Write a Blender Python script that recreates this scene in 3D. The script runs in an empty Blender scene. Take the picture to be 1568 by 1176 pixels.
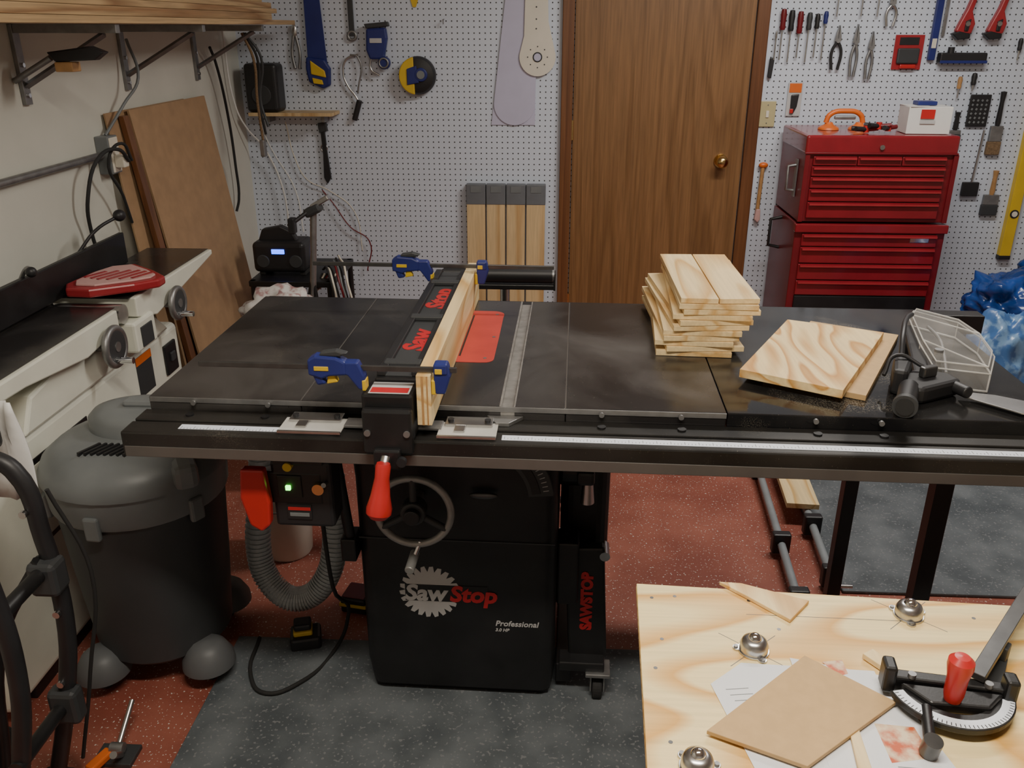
import bpy, bmesh, math, random
from mathutils import Vector, Matrix, noise
random.seed(7)
R=math.radians
COL=bpy.context.scene.collection

# ------------------------------------------------------------------ materials
def newmat(name):
    m=bpy.data.materials.new(name); m.use_nodes=True
    nt=m.node_tree; b=nt.nodes['Principled BSDF']
    return m,nt,b
def N(nt,t,**k):
    n=nt.nodes.new(t)
    for a,v in k.items(): setattr(n,a,v)
    return n
def mk(name,col,rough=.5,metal=0,var=.12,scale=12,bump=0,bscale=80,col2=None,spec=None,lo=.35,hi=.7,trans=0,coat=0,emit=None,es=0,r2=None,alpha=1):
    m,nt,b=newmat(name)
    c=tuple(col)+(1,)
    tc=N(nt,'ShaderNodeTexCoord')
    nz=N(nt,'ShaderNodeTexNoise'); nz.inputs['Scale'].default_value=scale; nz.inputs['Detail'].default_value=6
    nt.links.new(tc.outputs['Object'],nz.inputs['Vector'])
    cr=N(nt,'ShaderNodeValToRGB'); e=cr.color_ramp.elements
    e[0].position=lo; e[1].position=hi
    if col2 is None:
        e[0].color=tuple(x*(1-var) for x in col)+(1,); e[1].color=tuple(min(1,x*(1+var)) for x in col)+(1,)
    else:
        e[0].color=c; e[1].color=tuple(col2)+(1,)
    nt.links.new(nz.outputs['Fac'],cr.inputs['Fac']); nt.links.new(cr.outputs['Color'],b.inputs['Base Color'])
    b.inputs['Roughness'].default_value=rough; b.inputs['Metallic'].default_value=metal; b.inputs['Alpha'].default_value=alpha
    if r2 is not None:
        mr=N(nt,'ShaderNodeMapRange'); mr.inputs['From Min'].default_value=lo; mr.inputs['From Max'].default_value=hi
        mr.inputs['To Min'].default_value=rough; mr.inputs['To Max'].default_value=r2
        nt.links.new(nz.outputs['Fac'],mr.inputs['Value']); nt.links.new(mr.outputs[0],b.inputs['Roughness'])
    if spec is not None: b.inputs['Specular IOR Level'].default_value=spec
    if trans: b.inputs['Transmission Weight'].default_value=trans
    if coat: b.inputs['Coat Weight'].default_value=coat; b.inputs['Coat Roughness'].default_value=.08
    if emit: b.inputs['Emission Color'].default_value=tuple(emit)+(1,); b.inputs['Emission Strength'].default_value=es
    if bump:
        n2=N(nt,'ShaderNodeTexNoise'); n2.inputs['Scale'].default_value=bscale; n2.inputs['Detail'].default_value=3
        nt.links.new(tc.outputs['Object'],n2.inputs['Vector'])
        bp=N(nt,'ShaderNodeBump'); bp.inputs['Strength'].default_value=bump; bp.inputs['Distance'].default_value=.003
        nt.links.new(n2.outputs['Fac'],bp.inputs['Height']); nt.links.new(bp.outputs[0],b.inputs['Normal'])
    return m
def dusty(name,base,haze,rough,r2,metal=0,dust=(.27,.24,.19),dthr=.60,spec=.6,amt=.75):
    # dark surface with soft reflection haze painted into its colour, plus patches of fine sawdust
    m,nt,b=newmat(name)
    tc=N(nt,'ShaderNodeTexCoord')
    def nz(s,d,dist=0):
        n=N(nt,'ShaderNodeTexNoise'); n.inputs['Scale'].default_value=s; n.inputs['Detail'].default_value=d; n.inputs['Distortion'].default_value=dist
        nt.links.new(tc.outputs['Object'],n.inputs['Vector']); return n
    a=nz(3.2,7,.6); p=nz(4.1,4,.3); f=nz(420,2)
    def mr(n,a0,a1,b0=0,b1=1):
        r=N(nt,'ShaderNodeMapRange'); r.inputs['From Min'].default_value=a0; r.inputs['From Max'].default_value=a1
        r.inputs['To Min'].default_value=b0; r.inputs['To Max'].default_value=b1; nt.links.new(n.outputs[0],r.inputs['Value']); return r
    h=mr(a,.42,.80); m1=N(nt,'ShaderNodeMix',data_type='RGBA'); m1.inputs[6].default_value=tuple(base)+(1,); m1.inputs[7].default_value=tuple(haze)+(1,)
    nt.links.new(h.outputs[0],m1.inputs[0])
    pm=mr(p,dthr,dthr+.14,0,amt); fm=mr(f,.46,.62); g0=mr(f,.71,.75,0,.5)
    mu=N(nt,'ShaderNodeMath',operation='MULTIPLY'); nt.links.new(pm.outputs[0],mu.inputs[0]); nt.links.new(fm.outputs[0],mu.inputs[1])
    mx_=N(nt,'ShaderNodeMath',operation='MAXIMUM'); nt.links.new(mu.outputs[0],mx_.inputs[0]); nt.links.new(g0.outputs[0],mx_.inputs[1])
    m2=N(nt,'ShaderNodeMix',data_type='RGBA'); m2.inputs[7].default_value=tuple(dust)+(1,)
    nt.links.new(mx_.outputs[0],m2.inputs[0]); nt.links.new(m1.outputs[2],m2.inputs[6]); nt.links.new(m2.outputs[2],b.inputs['Base Color'])
    rr=mr(a,.40,.78,rough,r2); nt.links.new(rr.outputs[0],b.inputs['Roughness'])
    b.inputs['Metallic'].default_value=metal; b.inputs['Specular IOR Level'].default_value=spec
    return m
def wood(name,light,dark,axis='Y',freq=9,scale=3,stretch=.18,rough=.55,fine=.25,off=0,wide=.5):
    m,nt,b=newmat(name)
    tc=N(nt,'ShaderNodeTexCoord'); oi=N(nt,'ShaderNodeObjectInfo')
    add=N(nt,'ShaderNodeVectorMath',operation='ADD')
    mul=N(nt,'ShaderNodeMath',operation='MULTIPLY'); mul.inputs[1].default_value=7
    nt.links.new(oi.outputs['Random'],mul.inputs[0])
    nt.links.new(tc.outputs['Object'],add.inputs[0]); nt.links.new(mul.outputs[0],add.inputs[1])
    mp=N(nt,'ShaderNodeMapping'); s=[scale]*3; s['XYZ'.index(axis)]=scale*stretch
    mp.inputs['Scale'].default_value=s; mp.inputs['Location'].default_value=(off,off,off)
    nt.links.new(add.outputs[0],mp.inputs['Vector'])
    nz=N(nt,'ShaderNodeTexNoise'); nz.inputs['Scale'].default_value=1; nz.inputs['Detail'].default_value=1.5; nz.inputs['Roughness'].default_value=.35
    nt.links.new(mp.outputs[0],nz.inputs['Vector'])
    mf=N(nt,'ShaderNodeMath',operation='MULTIPLY'); mf.inputs[1].default_value=freq
    fr=N(nt,'ShaderNodeMath',operation='FRACT')
    nt.links.new(nz.outputs['Fac'],mf.inputs[0]); nt.links.new(mf.outputs[0],fr.inputs[0])
    cr=N(nt,'ShaderNodeValToRGB'); e=cr.color_ramp.elements
    e[0].position=0; e[0].color=tuple(light)+(1,); e[1].position=1; e[1].color=tuple(light)+(1,)
    x=cr.color_ramp.elements.new(wide); x.color=tuple(light)+(1,)
    x=cr.color_ramp.elements.new(.86); x.color=tuple(dark)+(1,)
    nt.links.new(fr.outputs[0],cr.inputs['Fac'])
    mp2=N(nt,'ShaderNodeMapping'); s=[140]*3; s['XYZ'.index(axis)]=5
    mp2.inputs['Scale'].default_value=s; nt.links.new(add.outputs[0],mp2.inputs['Vector'])
    n2=N(nt,'ShaderNodeTexNoise'); n2.inputs['Scale'].default_value=1; n2.inputs['Detail'].default_value=3
    nt.links.new(mp2.outputs[0],n2.inputs['Vector'])
    r2=N(nt,'ShaderNodeMapRange'); r2.inputs['From Min'].default_value=.3; r2.inputs['From Max'].default_value=.7
    r2.inputs['To Min'].default_value=1-fine; r2.inputs['To Max'].default_value=1.05
    nt.links.new(n2.outputs['Fac'],r2.inputs['Value'])
    mx=N(nt,'ShaderNodeVectorMath',operation='SCALE')
    nt.links.new(cr.outputs['Color'],mx.inputs[0]); nt.links.new(r2.outputs[0],mx.inputs['Scale'])
    nt.links.new(mx.outputs[0],b.inputs['Base Color']); b.inputs['Roughness'].default_value=rough
    return m
def speck(name,base,base2,fleck,fscale=160,thr=.68,rough=.6,pscale=2.5,bump=.15):
    m,nt,b=newmat(name)
    tc=N(nt,'ShaderNodeTexCoord')
    a=N(nt,'ShaderNodeTexNoise'); a.inputs['Scale'].default_value=pscale; a.inputs['Detail'].default_value=7
    f=N(nt,'ShaderNodeTexNoise'); f.inputs['Scale'].default_value=fscale; f.inputs['Detail'].default_value=1
    for n in (a,f): nt.links.new(tc.outputs['Object'],n.inputs['Vector'])
    cr=N(nt,'ShaderNodeValToRGB'); e=cr.color_ramp.elements; e[0].position=.38;e[1].position=.66
    e[0].color=tuple(base)+(1,); e[1].color=tuple(base2)+(1,)
    nt.links.new(a.outputs['Fac'],cr.inputs['Fac'])
    fr=N(nt,'ShaderNodeMapRange'); fr.inputs['From Min'].default_value=thr; fr.inputs['From Max'].default_value=thr+.035
    nt.links.new(f.outputs['Fac'],fr.inputs['Value'])
    mx=N(nt,'ShaderNodeMix',data_type='RGBA'); mx.inputs[7].default_value=tuple(fleck)+(1,)
    nt.links.new(fr.outputs[0],mx.inputs[0]); nt.links.new(cr.outputs[0],mx.inputs[6])
    nt.links.new(mx.outputs[2],b.inputs['Base Color']); b.inputs['Roughness'].default_value=rough
    bp=N(nt,'ShaderNodeBump'); bp.inputs['Strength'].default_value=bump; bp.inputs['Distance'].default_value=.002
    nt.links.new(f.outputs['Fac'],bp.inputs['Height']); nt.links.new(bp.outputs[0],b.inputs['Normal'])
    return m
def pegmat(name,col):
    m,nt,b=newmat(name)
    tc=N(nt,'ShaderNodeTexCoord'); sp=N(nt,'ShaderNodeSeparateXYZ'); nt.links.new(tc.outputs['Object'],sp.inputs[0])
    outs=[]
    for ax in ('X','Z'):
        d=N(nt,'ShaderNodeMath',operation='DIVIDE'); d.inputs[1].default_value=.0254
        f=N(nt,'ShaderNodeMath',operation='FRACT'); s=N(nt,'ShaderNodeMath',operation='SUBTRACT'); s.inputs[1].default_value=.5
        p=N(nt,'ShaderNodeMath',operation='MULTIPLY')
        nt.links.new(sp.outputs[ax],d.inputs[0]); nt.links.new(d.outputs[0],f.inputs[0]); nt.links.new(f.outputs[0],s.inputs[0])
        nt.links.new(s.outputs[0],p.inputs[0]); nt.links.new(s.outputs[0],p.inputs[1]); outs.append(p)
    ad=N(nt,'ShaderNodeMath',operation='ADD'); nt.links.new(outs[0].outputs[0],ad.inputs[0]); nt.links.new(outs[1].outputs[0],ad.inputs[1])
    lt=N(nt,'ShaderNodeMath',operation='LESS_THAN'); lt.inputs[1].default_value=.017
    nt.links.new(ad.outputs[0],lt.inputs[0])
    mx=N(nt,'ShaderNodeMix',data_type='RGBA'); mx.inputs[6].default_value=tuple(col)+(1,); mx.inputs[7].default_value=(.05,.05,.055,1)
    nt.links.new(lt.outputs[0],mx.inputs[0]); nt.links.new(mx.outputs[2],b.inputs['Base Color'])
    b.inputs['Roughness'].default_value=.4
    return m
M={}
M['peg']=pegmat('white_pegboard',(.62,.68,.78))
M['wallL']=mk('painted_wall_cream',(.62,.62,.55),.7,var=.06,scale=3)
M['wall']=mk('painted_wall',(.6,.6,.57),.7,var=.05,scale=3)
M['ceil']=mk('ceiling_paint',(.7,.7,.68),.8,var=.04)
M['floor']=speck('red_epoxy_floor',(.25,.07,.048),(.38,.13,.09),(.66,.60,.55),150,.665,.42,pscale=3.5)
M['mat']=speck('rubber_mat',(.075,.088,.098),(.15,.168,.18),(.19,.2,.21),120,.63,.65,pscale=7)
M['door']=wood('oak_door',(.25,.128,.052),(.195,.096,.036),'Z',14,5,.05,.4,.3)
M['trim']=wood('oak_trim',(.19,.078,.03),(.13,.048,.018),'Z',8,6,.05,.4,.25)
M['ply']=wood('pine_plywood_x',(.90,.72,.36),(.70,.38,.09),'X',9,5.2,.3,.5,.1,wide=.35)
M['plyB']=wood('pine_plywood_figured',(.86,.66,.34),(.58,.29,.07),'Y',9,10,.22,.5,.1,wide=.3)
M['plyY']=wood('pine_plywood_y',(.84,.65,.35),(.64,.39,.14),'Y',6,8,.16,.5,.12,wide=.45)
M['plyE']=wood('plywood_edge',(.62,.42,.19),(.38,.2,.07),'X',30,8,.02,.6,.3)
M['pineZ']=wood('pine_board_z',(.68,.5,.27),(.53,.33,.14),'Z',6,6,.06,.55,.15)
M['pineY']=wood('rough_lumber_y',(.55,.38,.2),(.33,.18,.08),'Y',9,7,.05,.6,.3)
M['mdf']=mk('hardboard_brown',(.38,.24,.13),.65,var=.08,scale=20)
M['mdfl']=mk('mdf_tan',(.53,.35,.165),.7,var=.05,scale=60)
M['iron']=dusty('cast_iron_top',(.027,.025,.025),(.125,.118,.112),.2,.45,.35,dthr=.64,spec=.8,amt=.55)  # paler second colour paints the hazy reflections on the iron; sawdust on top
M['lam']=dusty('black_laminate',(.009,.009,.010),(.042,.04,.036),.07,.3,0,dthr=.60,spec=.6,amt=.6)
M['black']=mk('black_powdercoat',(.012,.012,.013),.42,.0,var=.3,bump=.05,bscale=300)
M['blackp']=mk('black_plastic',(.018,.018,.02),.45)
M['rub']=mk('rubber',(.02,.02,.02),.8)
M['dust']=dusty('dusty_black_rail',(.014,.0135,.013),(.045,.041,.036),.3,.55,.2,dthr=.62,amt=.4)
M['railf']=mk('rail_face',(.15,.14,.13),.28,.4,var=.12,scale=8)
M['steel']=mk('bright_steel',(.55,.55,.55),.28,1,var=.1,scale=30)
M['galv']=mk('dull_steel',(.3,.3,.3),.45,.8,var=.15,scale=30)
M['wheel']=mk('cast_wheel_rim',(.36,.36,.35),.4,.4,var=.15,scale=30)
M['dsteel']=mk('dark_steel',(.12,.12,.12),.35,.8,var=.15,scale=30)
M['slot']=mk('milled_slot',(.38,.37,.35),.35,.6,var=.2,scale=40)
M['chrome']=mk('chrome',(.75,.75,.76),.12,1,var=.05)
M['brass']=mk('brass',(.75,.55,.25),.2,1,var=.05)
M['red']=mk('red_paint_gloss',(.23,.013,.02),.24,0,var=.08,coat=.4)
M['redd']=mk('red_paint_dark',(.16,.010,.015),.32,0,var=.08)
M['redt']=mk('red_trim',(.36,.028,.035),.3,0,var=.08)
M['redp']=mk('red_plastic',(.52,.026,.025),.32,0,var=.06)
M['redi']=mk('red_insert',(.48,.05,.038),.5,0,var=.1)
M['logor']=mk('logo_red',(.5,.02,.025),.5,0,var=.05)
M['logog']=mk('logo_grey',(.5,.5,.5),.5,0,var=.05)
M['wht']=mk('white_enamel',(.76,.77,.67),.35,0,var=.04,coat=.2)
M['whtp']=mk('white_plastic',(.72,.72,.7),.5,0,var=.03)
M['scale']=mk('scale_tape',(.74,.79,.88),.4,0,var=.03)
M['blue']=mk('blue_plastic',(.018,.028,.17),.4,0,var=.1)
M['blue2']=mk('blue_film',(.012,.05,.22),.25,0,var=.35,scale=8)
M['blue3']=mk('light_blue_film',(.16,.28,.46),.3,0,col2=(.05,.13,.32),scale=22,lo=.45,hi=.55)
M['yel']=mk('yellow_plastic',(.68,.46,.03),.4,0,var=.06)
M['org']=mk('orange_plastic',(.7,.15,.02),.4,0,var=.06)
M['lav']=mk('lavender_panel',(.52,.51,.66),.5,0,var=.03)
M['cream']=mk('cream_plastic',(.72,.68,.58),.5,0,var=.03)
M['grey']=mk('grey_plastic',(.17,.185,.19),.42,0,var=.15,scale=5)
M['foot']=mk('caster_housing_plastic',(.10,.105,.11),.5,0,var=.12,scale=5)
M['greyd']=mk('dark_grey_plastic',(.04,.043,.046),.5,0,var=.12,scale=5)
M['greyc']=mk('grey_cap',(.14,.15,.165),.5,0,var=.1)
M['hose']=mk('grey_hose',(.52,.56,.58),.4,0,var=.1)
M['pipe']=mk('painted_pipe',(.30,.33,.35),.4,.2,var=.1)
M['tan']=mk('beige_plate',(.5,.44,.24),.5,0,var=.04)
M['woodh']=mk('handle_wood',(.45,.25,.1),.45,0,var=.15,scale=30)
M['brist']=mk('bristles',(.2,.13,.07),.9,0,var=.3,scale=200)
M['cloth']=mk('cloth_white',(.6,.58,.56),.9,0,col2=(.35,.2,.2),scale=30,lo=.5,hi=.62)
M['paper']=mk('paper',(.75,.77,.8),.7,0,var=.02)
M['photo']=mk('printed_photo',(.55,.1,.03),.5,0,col2=(.75,.6,.4),scale=38,lo=.42,hi=.6)
M['pink']=mk('pink_stripe',(.62,.38,.36),.5,0,var=.03)
M['green']=mk('green_led',(.1,.9,.1),.4,emit=(.15,1,.1),es=7)
M['bled']=mk('blue_led',(.05,.1,.9),.4,emit=(.03,.12,1),es=5)
M['clear']=mk('clear_plastic',(.9,.9,.88),.12,0,var=.02,trans=.95)
M['haze']=mk('hazy_clear_plastic',(.75,.73,.68),.10,0,var=.3,scale=18,alpha=.17)
M['edge']=mk('clear_plastic_edge',(.72,.71,.67),.2,0,var=.1,alpha=.55)
M['screen']=mk('lamp_tube',(1,1,1),.5,emit=(1,.95,.86),es=3)

# ------------------------------------------------------------------ geometry helpers
class G:
    def __init__(s,name,o=(0,0,0)):
        s.e=bpy.data.objects.new(name,None); COL.objects.link(s.e)
        s.e.empty_display_size=.05
        s.e.location=o; s.o=Vector(o)
def fin(g,name,bm,mat,smooth=False,bev=0,seg=2,sub=0):
    if g is not None:
        bmesh.ops.translate(bm,verts=bm.verts,vec=-g.o)
    bmesh.ops.recalc_face_normals(bm,faces=bm.faces)
    me=bpy.data.meshes.new(name); bm.to_mesh(me); bm.free()
    ob=bpy.data.objects.new(name,me); COL.objects.link(ob)
    me.materials.append(M[mat])
    if smooth:
        for p in me.polygons: p.use_smooth=True
        if smooth=='auto':
            md=ob.modifiers.new('e','EDGE_SPLIT'); md.split_angle=R(38)
    if bev:
        md=ob.modifiers.new('b','BEVEL'); md.width=bev; md.segments=seg; md.limit_method='ANGLE'; md.angle_limit=R(40)
    if g is not None: ob.parent=g.e
    return ob
def box(g,name,x0,x1,y0,y1,z0,z1,mat,bev=.0015,rz=0,seg=2,rx=0,ry=0):
    bm=bmesh.new(); bmesh.ops.create_cube(bm,size=1)
    c=Vector(((x0+x1)/2,(y0+y1)/2,(z0+z1)/2))
    bmesh.ops.scale(bm,verts=bm.verts,vec=(abs(x1-x0),abs(y1-y0),abs(z1-z0)))
    if rx or ry or rz:
        bmesh.ops.rotate(bm,verts=bm.verts,cent=(0,0,0),matrix=(Matrix.Rotation(rz,3,'Z')@Matrix.Rotation(ry,3,'Y')@Matrix.Rotation(rx,3,'X')))
    bmesh.ops.translate(bm,verts=bm.verts,vec=c)
    return fin(g,name,bm,mat,bev=bev,seg=seg)
def cyl(g,name,p0,p1,r,mat,r2=None,seg=28,bev=0):
    p0=Vector(p0);p1=Vector(p1);d=p1-p0
    bm=bmesh.new(); bmesh.ops.create_cone(bm,cap_ends=True,segments=seg,radius1=r,radius2=r if r2 is None else r2,depth=d.length)
    q=d.to_track_quat('Z','Y').to_matrix()
    bmesh.ops.rotate(bm,verts=bm.verts,cent=(0,0,0),matrix=q)
    bmesh.ops.translate(bm,verts=bm.verts,vec=(p0+p1)/2)
    return fin(g,name,bm,mat,smooth='auto' if not bev else False,bev=bev)
def prism(g,name,pts,ax,a0,a1,mat,bev=.001,smooth=False,seg=2):
    bm=bmesh.new()
    def v(p,a):
        if ax=='X': return (a,p[0],p[1])
        if ax=='Y': return (p[0],a,p[1])
        return (p[0],p[1],a)
    A=[bm.verts.new(v(p,a0)) for p in pts]; B=[bm.verts.new(v(p,a1)) for p in pts]
    n=len(pts); bm.faces.new(A); bm.faces.new(B[::-1])
    for i in range(n): bm.faces.new((A[i],A[(i+1)%n],B[(i+1)%n],B[i]))
    return fin(g,name,bm,mat,bev=bev,smooth=smooth,seg=seg)
def lathe(g,name,prof,c,mat,axis='Z',seg=40,sx=1,sy=1):
    bm=bmesh.new(); rings=[]
    for r,z in prof:
        rings.append([bm.verts.new((r*sx*math.cos(2*math.pi*i/seg),r*sy*math.sin(2*math.pi*i/seg),z)) for i in range(seg)])
    for a,b in zip(rings[:-1],rings[1:]):
        for i in range(seg): bm.faces.new((a[i],a[(i+1)%seg],b[(i+1)%seg],b[i]))
    bm.faces.new(rings[0]); bm.faces.new(rings[-1][::-1])
    rot={'Z':Matrix.Identity(3),'Y':Matrix.Rotation(R(90),3,'X'),'X':Matrix.Rotation(R(90),3,'Y')}[axis]
    if axis!='Z': bmesh.ops.rotate(bm,verts=bm.verts,cent=(0,0,0),matrix=rot)
    bmesh.ops.translate(bm,verts=bm.verts,vec=c)
    return fin(g,name,bm,mat,smooth='auto')
def tmesh(g,name,cu,mat,mw=None):
    ob=bpy.data.objects.new(name,cu); COL.objects.link(ob)
    if mw is not None: ob.matrix_world=mw
    bpy.context.view_layer.update()
    dg=bpy.context.evaluated_depsgraph_get()
    me=bpy.data.meshes.new_from_object(ob.evaluated_get(dg))
    me.transform(ob.matrix_world); bpy.data.objects.remove(ob)
    if g is not None: me.transform(Matrix.Translation(-g.o))
    me.name=name; me.materials.clear(); me.materials.append(M[mat])
    o=bpy.data.objects.new(name,me); COL.objects.link(o)
    if g is not None: o.parent=g.e
    return o
def tube(g,name,pts,r,mat,cyc=False,smooth=True,res=6):
    cu=bpy.data.curves.new(name,'CURVE'); cu.dimensions='3D'; cu.bevel_depth=r; cu.bevel_resolution=3; cu.use_fill_caps=True; cu.resolution_u=res
    if smooth:
        sp=cu.splines.new('BEZIER'); sp.bezier_points.add(len(pts)-1)
        for b,p in zip(sp.bezier_points,pts): b.co=p; b.handle_left_type=b.handle_right_type='AUTO'
    else:
        sp=cu.splines.new('POLY'); sp.points.add(len(pts)-1)
        for b,p in zip(sp.points,pts): b.co=tuple(p)+(1,)
    sp.use_cyclic_u=cyc
    o=tmesh(g,name,cu,mat)
    for p in o.data.polygons: p.use_smooth=True
    return o
def text(g,name,body,size,loc,rot,mat,ext=.0006,shear=0,off=0,sx=1,align='LEFT'):
    cu=bpy.data.curves.new(name,'FONT'); cu.body=body; cu.size=size; cu.extrude=ext; cu.shear=shear; cu.offset=off; cu.align_x=align
    cu.resolution_u=3
    mw=Matrix.Translation(loc)@(Matrix.Rotation(rot[2],4,'Z')@Matrix.Rotation(rot[1],4,'Y')@Matrix.Rotation(rot[0],4,'X'))@Matrix.Diagonal((sx,1,1,1))
    return tmesh(g,name,cu,mat,mw)
def sph(g,name,c,r,mat,seg=24):
    if not hasattr(r,'__len__'): r=(r,r,r)
    bm=bmesh.new(); bmesh.ops.create_uvsphere(bm,u_segments=seg,v_segments=seg//2,radius=1)
    bmesh.ops.scale(bm,verts=bm.verts,vec=r); bmesh.ops.translate(bm,verts=bm.verts,vec=c)
    return fin(g,name,bm,mat,smooth=True)
def torus(g,name,c,Rr,r,axis,mat):
    pts=[]
    for i in range(24):
        a=2*math.pi*i/24; ca,sa=Rr*math.cos(a),Rr*math.sin(a)
        p={'Z':(ca,sa,0),'Y':(ca,0,sa),'X':(0,ca,sa)}[axis]
        pts.append((c[0]+p[0],c[1]+p[1],c[2]+p[2]))
    return tube(g,name,pts,r,mat,cyc=True,res=3)
def blob(g,name,c,r,mat,amp=.2,fs=4,sub=4,flat=None,seed=0,ridge=False):
    bm=bmesh.new(); bmesh.ops.create_icosphere(bm,subdivisions=sub,radius=1)
    for v in bm.verts:
        n=v.co.normalized(); s=Vector((seed,seed*1.7,3))
        k=noise.noise(n*fs*.4+s)*amp
        if ridge: k+=-abs(noise.noise(n*fs*.7+s))*amp*.7+(.5-abs(noise.noise(n*fs*1.6+s)))*amp*.25
        v.co=Vector((n.x*r[0],n.y*r[1],n.z*r[2]))*(1+k)+Vector(c)
        if flat is not None and v.co.z<flat: v.co.z=flat
    return fin(g,name,bm,mat,smooth=True)
def arc(cx,cy,r,a0,a1,n):
    return [(cx+r*math.cos(R(a0+(a1-a0)*i/n)),cy+r*math.sin(R(a0+(a1-a0)*i/n))) for i in range(n+1)]

# ------------------------------------------------------------------ room shell
XL,XR,YB,YF,H=-1.5,3.3,4.21,-1.3,2.45
box(None,'floor',XL,XR,YF,YB,-.1,0,'floor',0)
box(None,'ceiling',XL,XR,YF,YB,H,H+.1,'ceil',0)
box(None,'wall_back',XL-.1,XR+.1,YB,YB+.1,-.1,H+.1,'peg',0)
box(None,'wall_left',XL-.1,XL,YF,YB,-.1,H+.1,'wallL',0)
box(None,'wall_right',XR,XR+.1,YF,YB,-.1,H+.1,'wall',0)
box(None,'wall_front',XL-.1,XR+.1,YF-.1,YF,-.1,H+.1,'wall',0)
g=G('door_1',(.465,4.2,0))
box(g,'slab',.066,.864,4.188,4.209,.01,2.03,'door',.002)
for z in (.25,1.09,1.85): cyl(g,'hinge',(.064,4.184,z-.045),(.064,4.184,z+.045),.006,'brass')
cyl(g,'rosette',(.765,4.188,.955),(.765,4.18,.955),.032,'brass')
cyl(g,'knob_neck',(.765,4.182,.955),(.765,4.15,.955),.012,'brass')
sph(g,'knob',(.765,4.135,.955),(.028,.022,.028),'brass')
box(None,'trim_1',.008,.062,4.178,4.21,0,2.1,'trim',.004)
box(None,'trim_2',.868,.925,4.178,4.21,0,2.1,'trim',.004)
box(None,'trim_3',.008,.925,4.178,4.21,2.04,2.1,'trim',.004)

for i,(x,y) in enumerate(((1.0,2.75),(.05,.6))):
    g=G('ceiling_light',(x,y,H))
    box(g,'housing',x-.6,x+.6,y-.075,y+.075,H-.06,H-.001,'whtp',.006)
    for s in (-.035,.035): cyl(g,'tube',(x-.57,y+s,H-.075),(x+.57,y+s,H-.075),.013,'screen')
    for s in (-.59,.59): box(g,'socket',x+s-.012,x+s+.012,y-.06,y+.06,H-.1,H-.055,'whtp',.002)
    ld=bpy.data.lights.new('strip_light','AREA'); ld.shape='RECTANGLE'; ld.size=1.15; ld.size_y=.14
    ld.energy=(38,40)[i]; ld.color=((1,.95,.88),(1,.91,.78))[i]
    lo=bpy.data.objects.new('strip_light',ld); COL.objects.link(lo); lo.location=(x,y,H-.1)

box(None,'floor_mat',-.84,1.3,.35,1.85,0.0005,.010,'mat',.003)
box(None,'floor_mat',.86,2.3,2.14,2.9,.0005,.010,'mat',.003)

# ------------------------------------------------------------------ table saw
SAW=[]
T=.864
g=G('table_saw',(-.21,1.85,0.01)); SAW.append(g.e)
def slab(n,x0,x1,mat='iron',z0=.822): return box(g,n,x0,x1,1.505,2.19,z0,T,mat,.0018)
slab('left_wing',-.792,-.4862)
slab('main_top_left',-.4848,-.093)
slab('main_top_right',-.068,.0302)
slab('right_wing',.0316,.335)
box(g,'miter_slot_bed',-.094,-.067,1.505,2.19,.822,T-.009,'slot',0)
box(g,'slot_lip_left',-.0965,-.0925,1.506,2.189,T-.004,T+.0004,'slot',.0004)
box(g,'slot_lip_right',-.0685,-.0655,1.506,2.189,T-.004,T+.0004,'slot',.0004)
slab('extension_table',.337,.965,'lam')
box(g,'front_edge_highlight',-.79,.335,1.5035,1.5055,.853,.8635,'galv',.0005)
box(g,'seam_left',-.4866,-.4844,1.506,2.189,T-.002,T+.0002,'railf',0)
box(g,'seam_right',.0298,.0320,1.506,2.189,T-.002,T+.0002,'railf',0)
for x0,x1 in ((-.792,-.6),(-.45,-.13),(-.03,.3)):
    box(g,'casting_rib',x0,x1,1.52,2.17,.80,.823,'black',.003)
ip=[(-.30,1.735)]+[(-.16,1.735)]+arc(-.152,1.757,.022,-70,0,4)+[(-.131,1.9),(-.133,2.05)]+arc(-.16,2.07,.028,0,90,5)+[(-.30,2.098)]
prism(g,'throat_insert',ip,'Z',T-.003,T+.0012,'redi',.0005)
box(g,'blade_slot',-.2095,-.2055,1.77,2.06,T+.0005,T+.0016,'black',0)
for p in ((-.15,1.76),(-.15,2.07),(-.143,1.9)): cyl(g,'insert_screw',(p[0],p[1],T),(p[0],p[1],T+.0018),.004,'galv')
box(g,'front_angle',-.80,1.6,1.455,1.503,.786,.838,'dust',.002)
box(g,'front_tube',-.805,1.6,1.403,1.454,.782,.835,'dust',.004)
box(g,'front_tube_face',-.800,1.598,1.4015,1.4035,.784,.806,'railf',.001)  # lighter strip paints the reflection along the lower rail
box(g,'scale_left',-.70,-.41,1.422,1.441,.8351,.8362,'scale',.0003)
box(g,'scale_right',-.085,1.55,1.418,1.438,.8351,.8362,'scale',.0003)
def ticks(x0,x1,nm):
    bm=bmesh.new(); n=int((x1-x0)/.00635)
    for i in range(n):
        x=x0+i*.00635; L=.010 if i%4==0 else .004
        m=Matrix.Translation((x,1.422+L/2,.8363))@Matrix.Diagonal((.0009,L,.0004,1))
        bmesh.ops.create_cube(bm,size=1,matrix=m)
    fin(g,nm,bm,'grey')
ticks(-.695,-.415,'scale_ticks_left'); ticks(-.08,1.54,'scale_ticks_right')
for x in (-.7,-.55,.1,.25,.5,.62,.9): 
    cyl(g,'rail_bolt',(x,1.478,.838),(x,1.478,.8415),.008,'black')
    cyl(g,'top_bolt',(x,1.503,.855),(x,1.497,.855),.005,'galv')
box(g,'rear_rail',-.80,1.1,2.192,2.24,.80,.85,'black',.003)
prism(g,'mouth_bracket',[(-.12,1.503),(-.05,1.503),(-.075,1.47),(-.1,1.47)],'Z',.838,.846,'galv',.001)
bm=bmesh.new()
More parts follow.
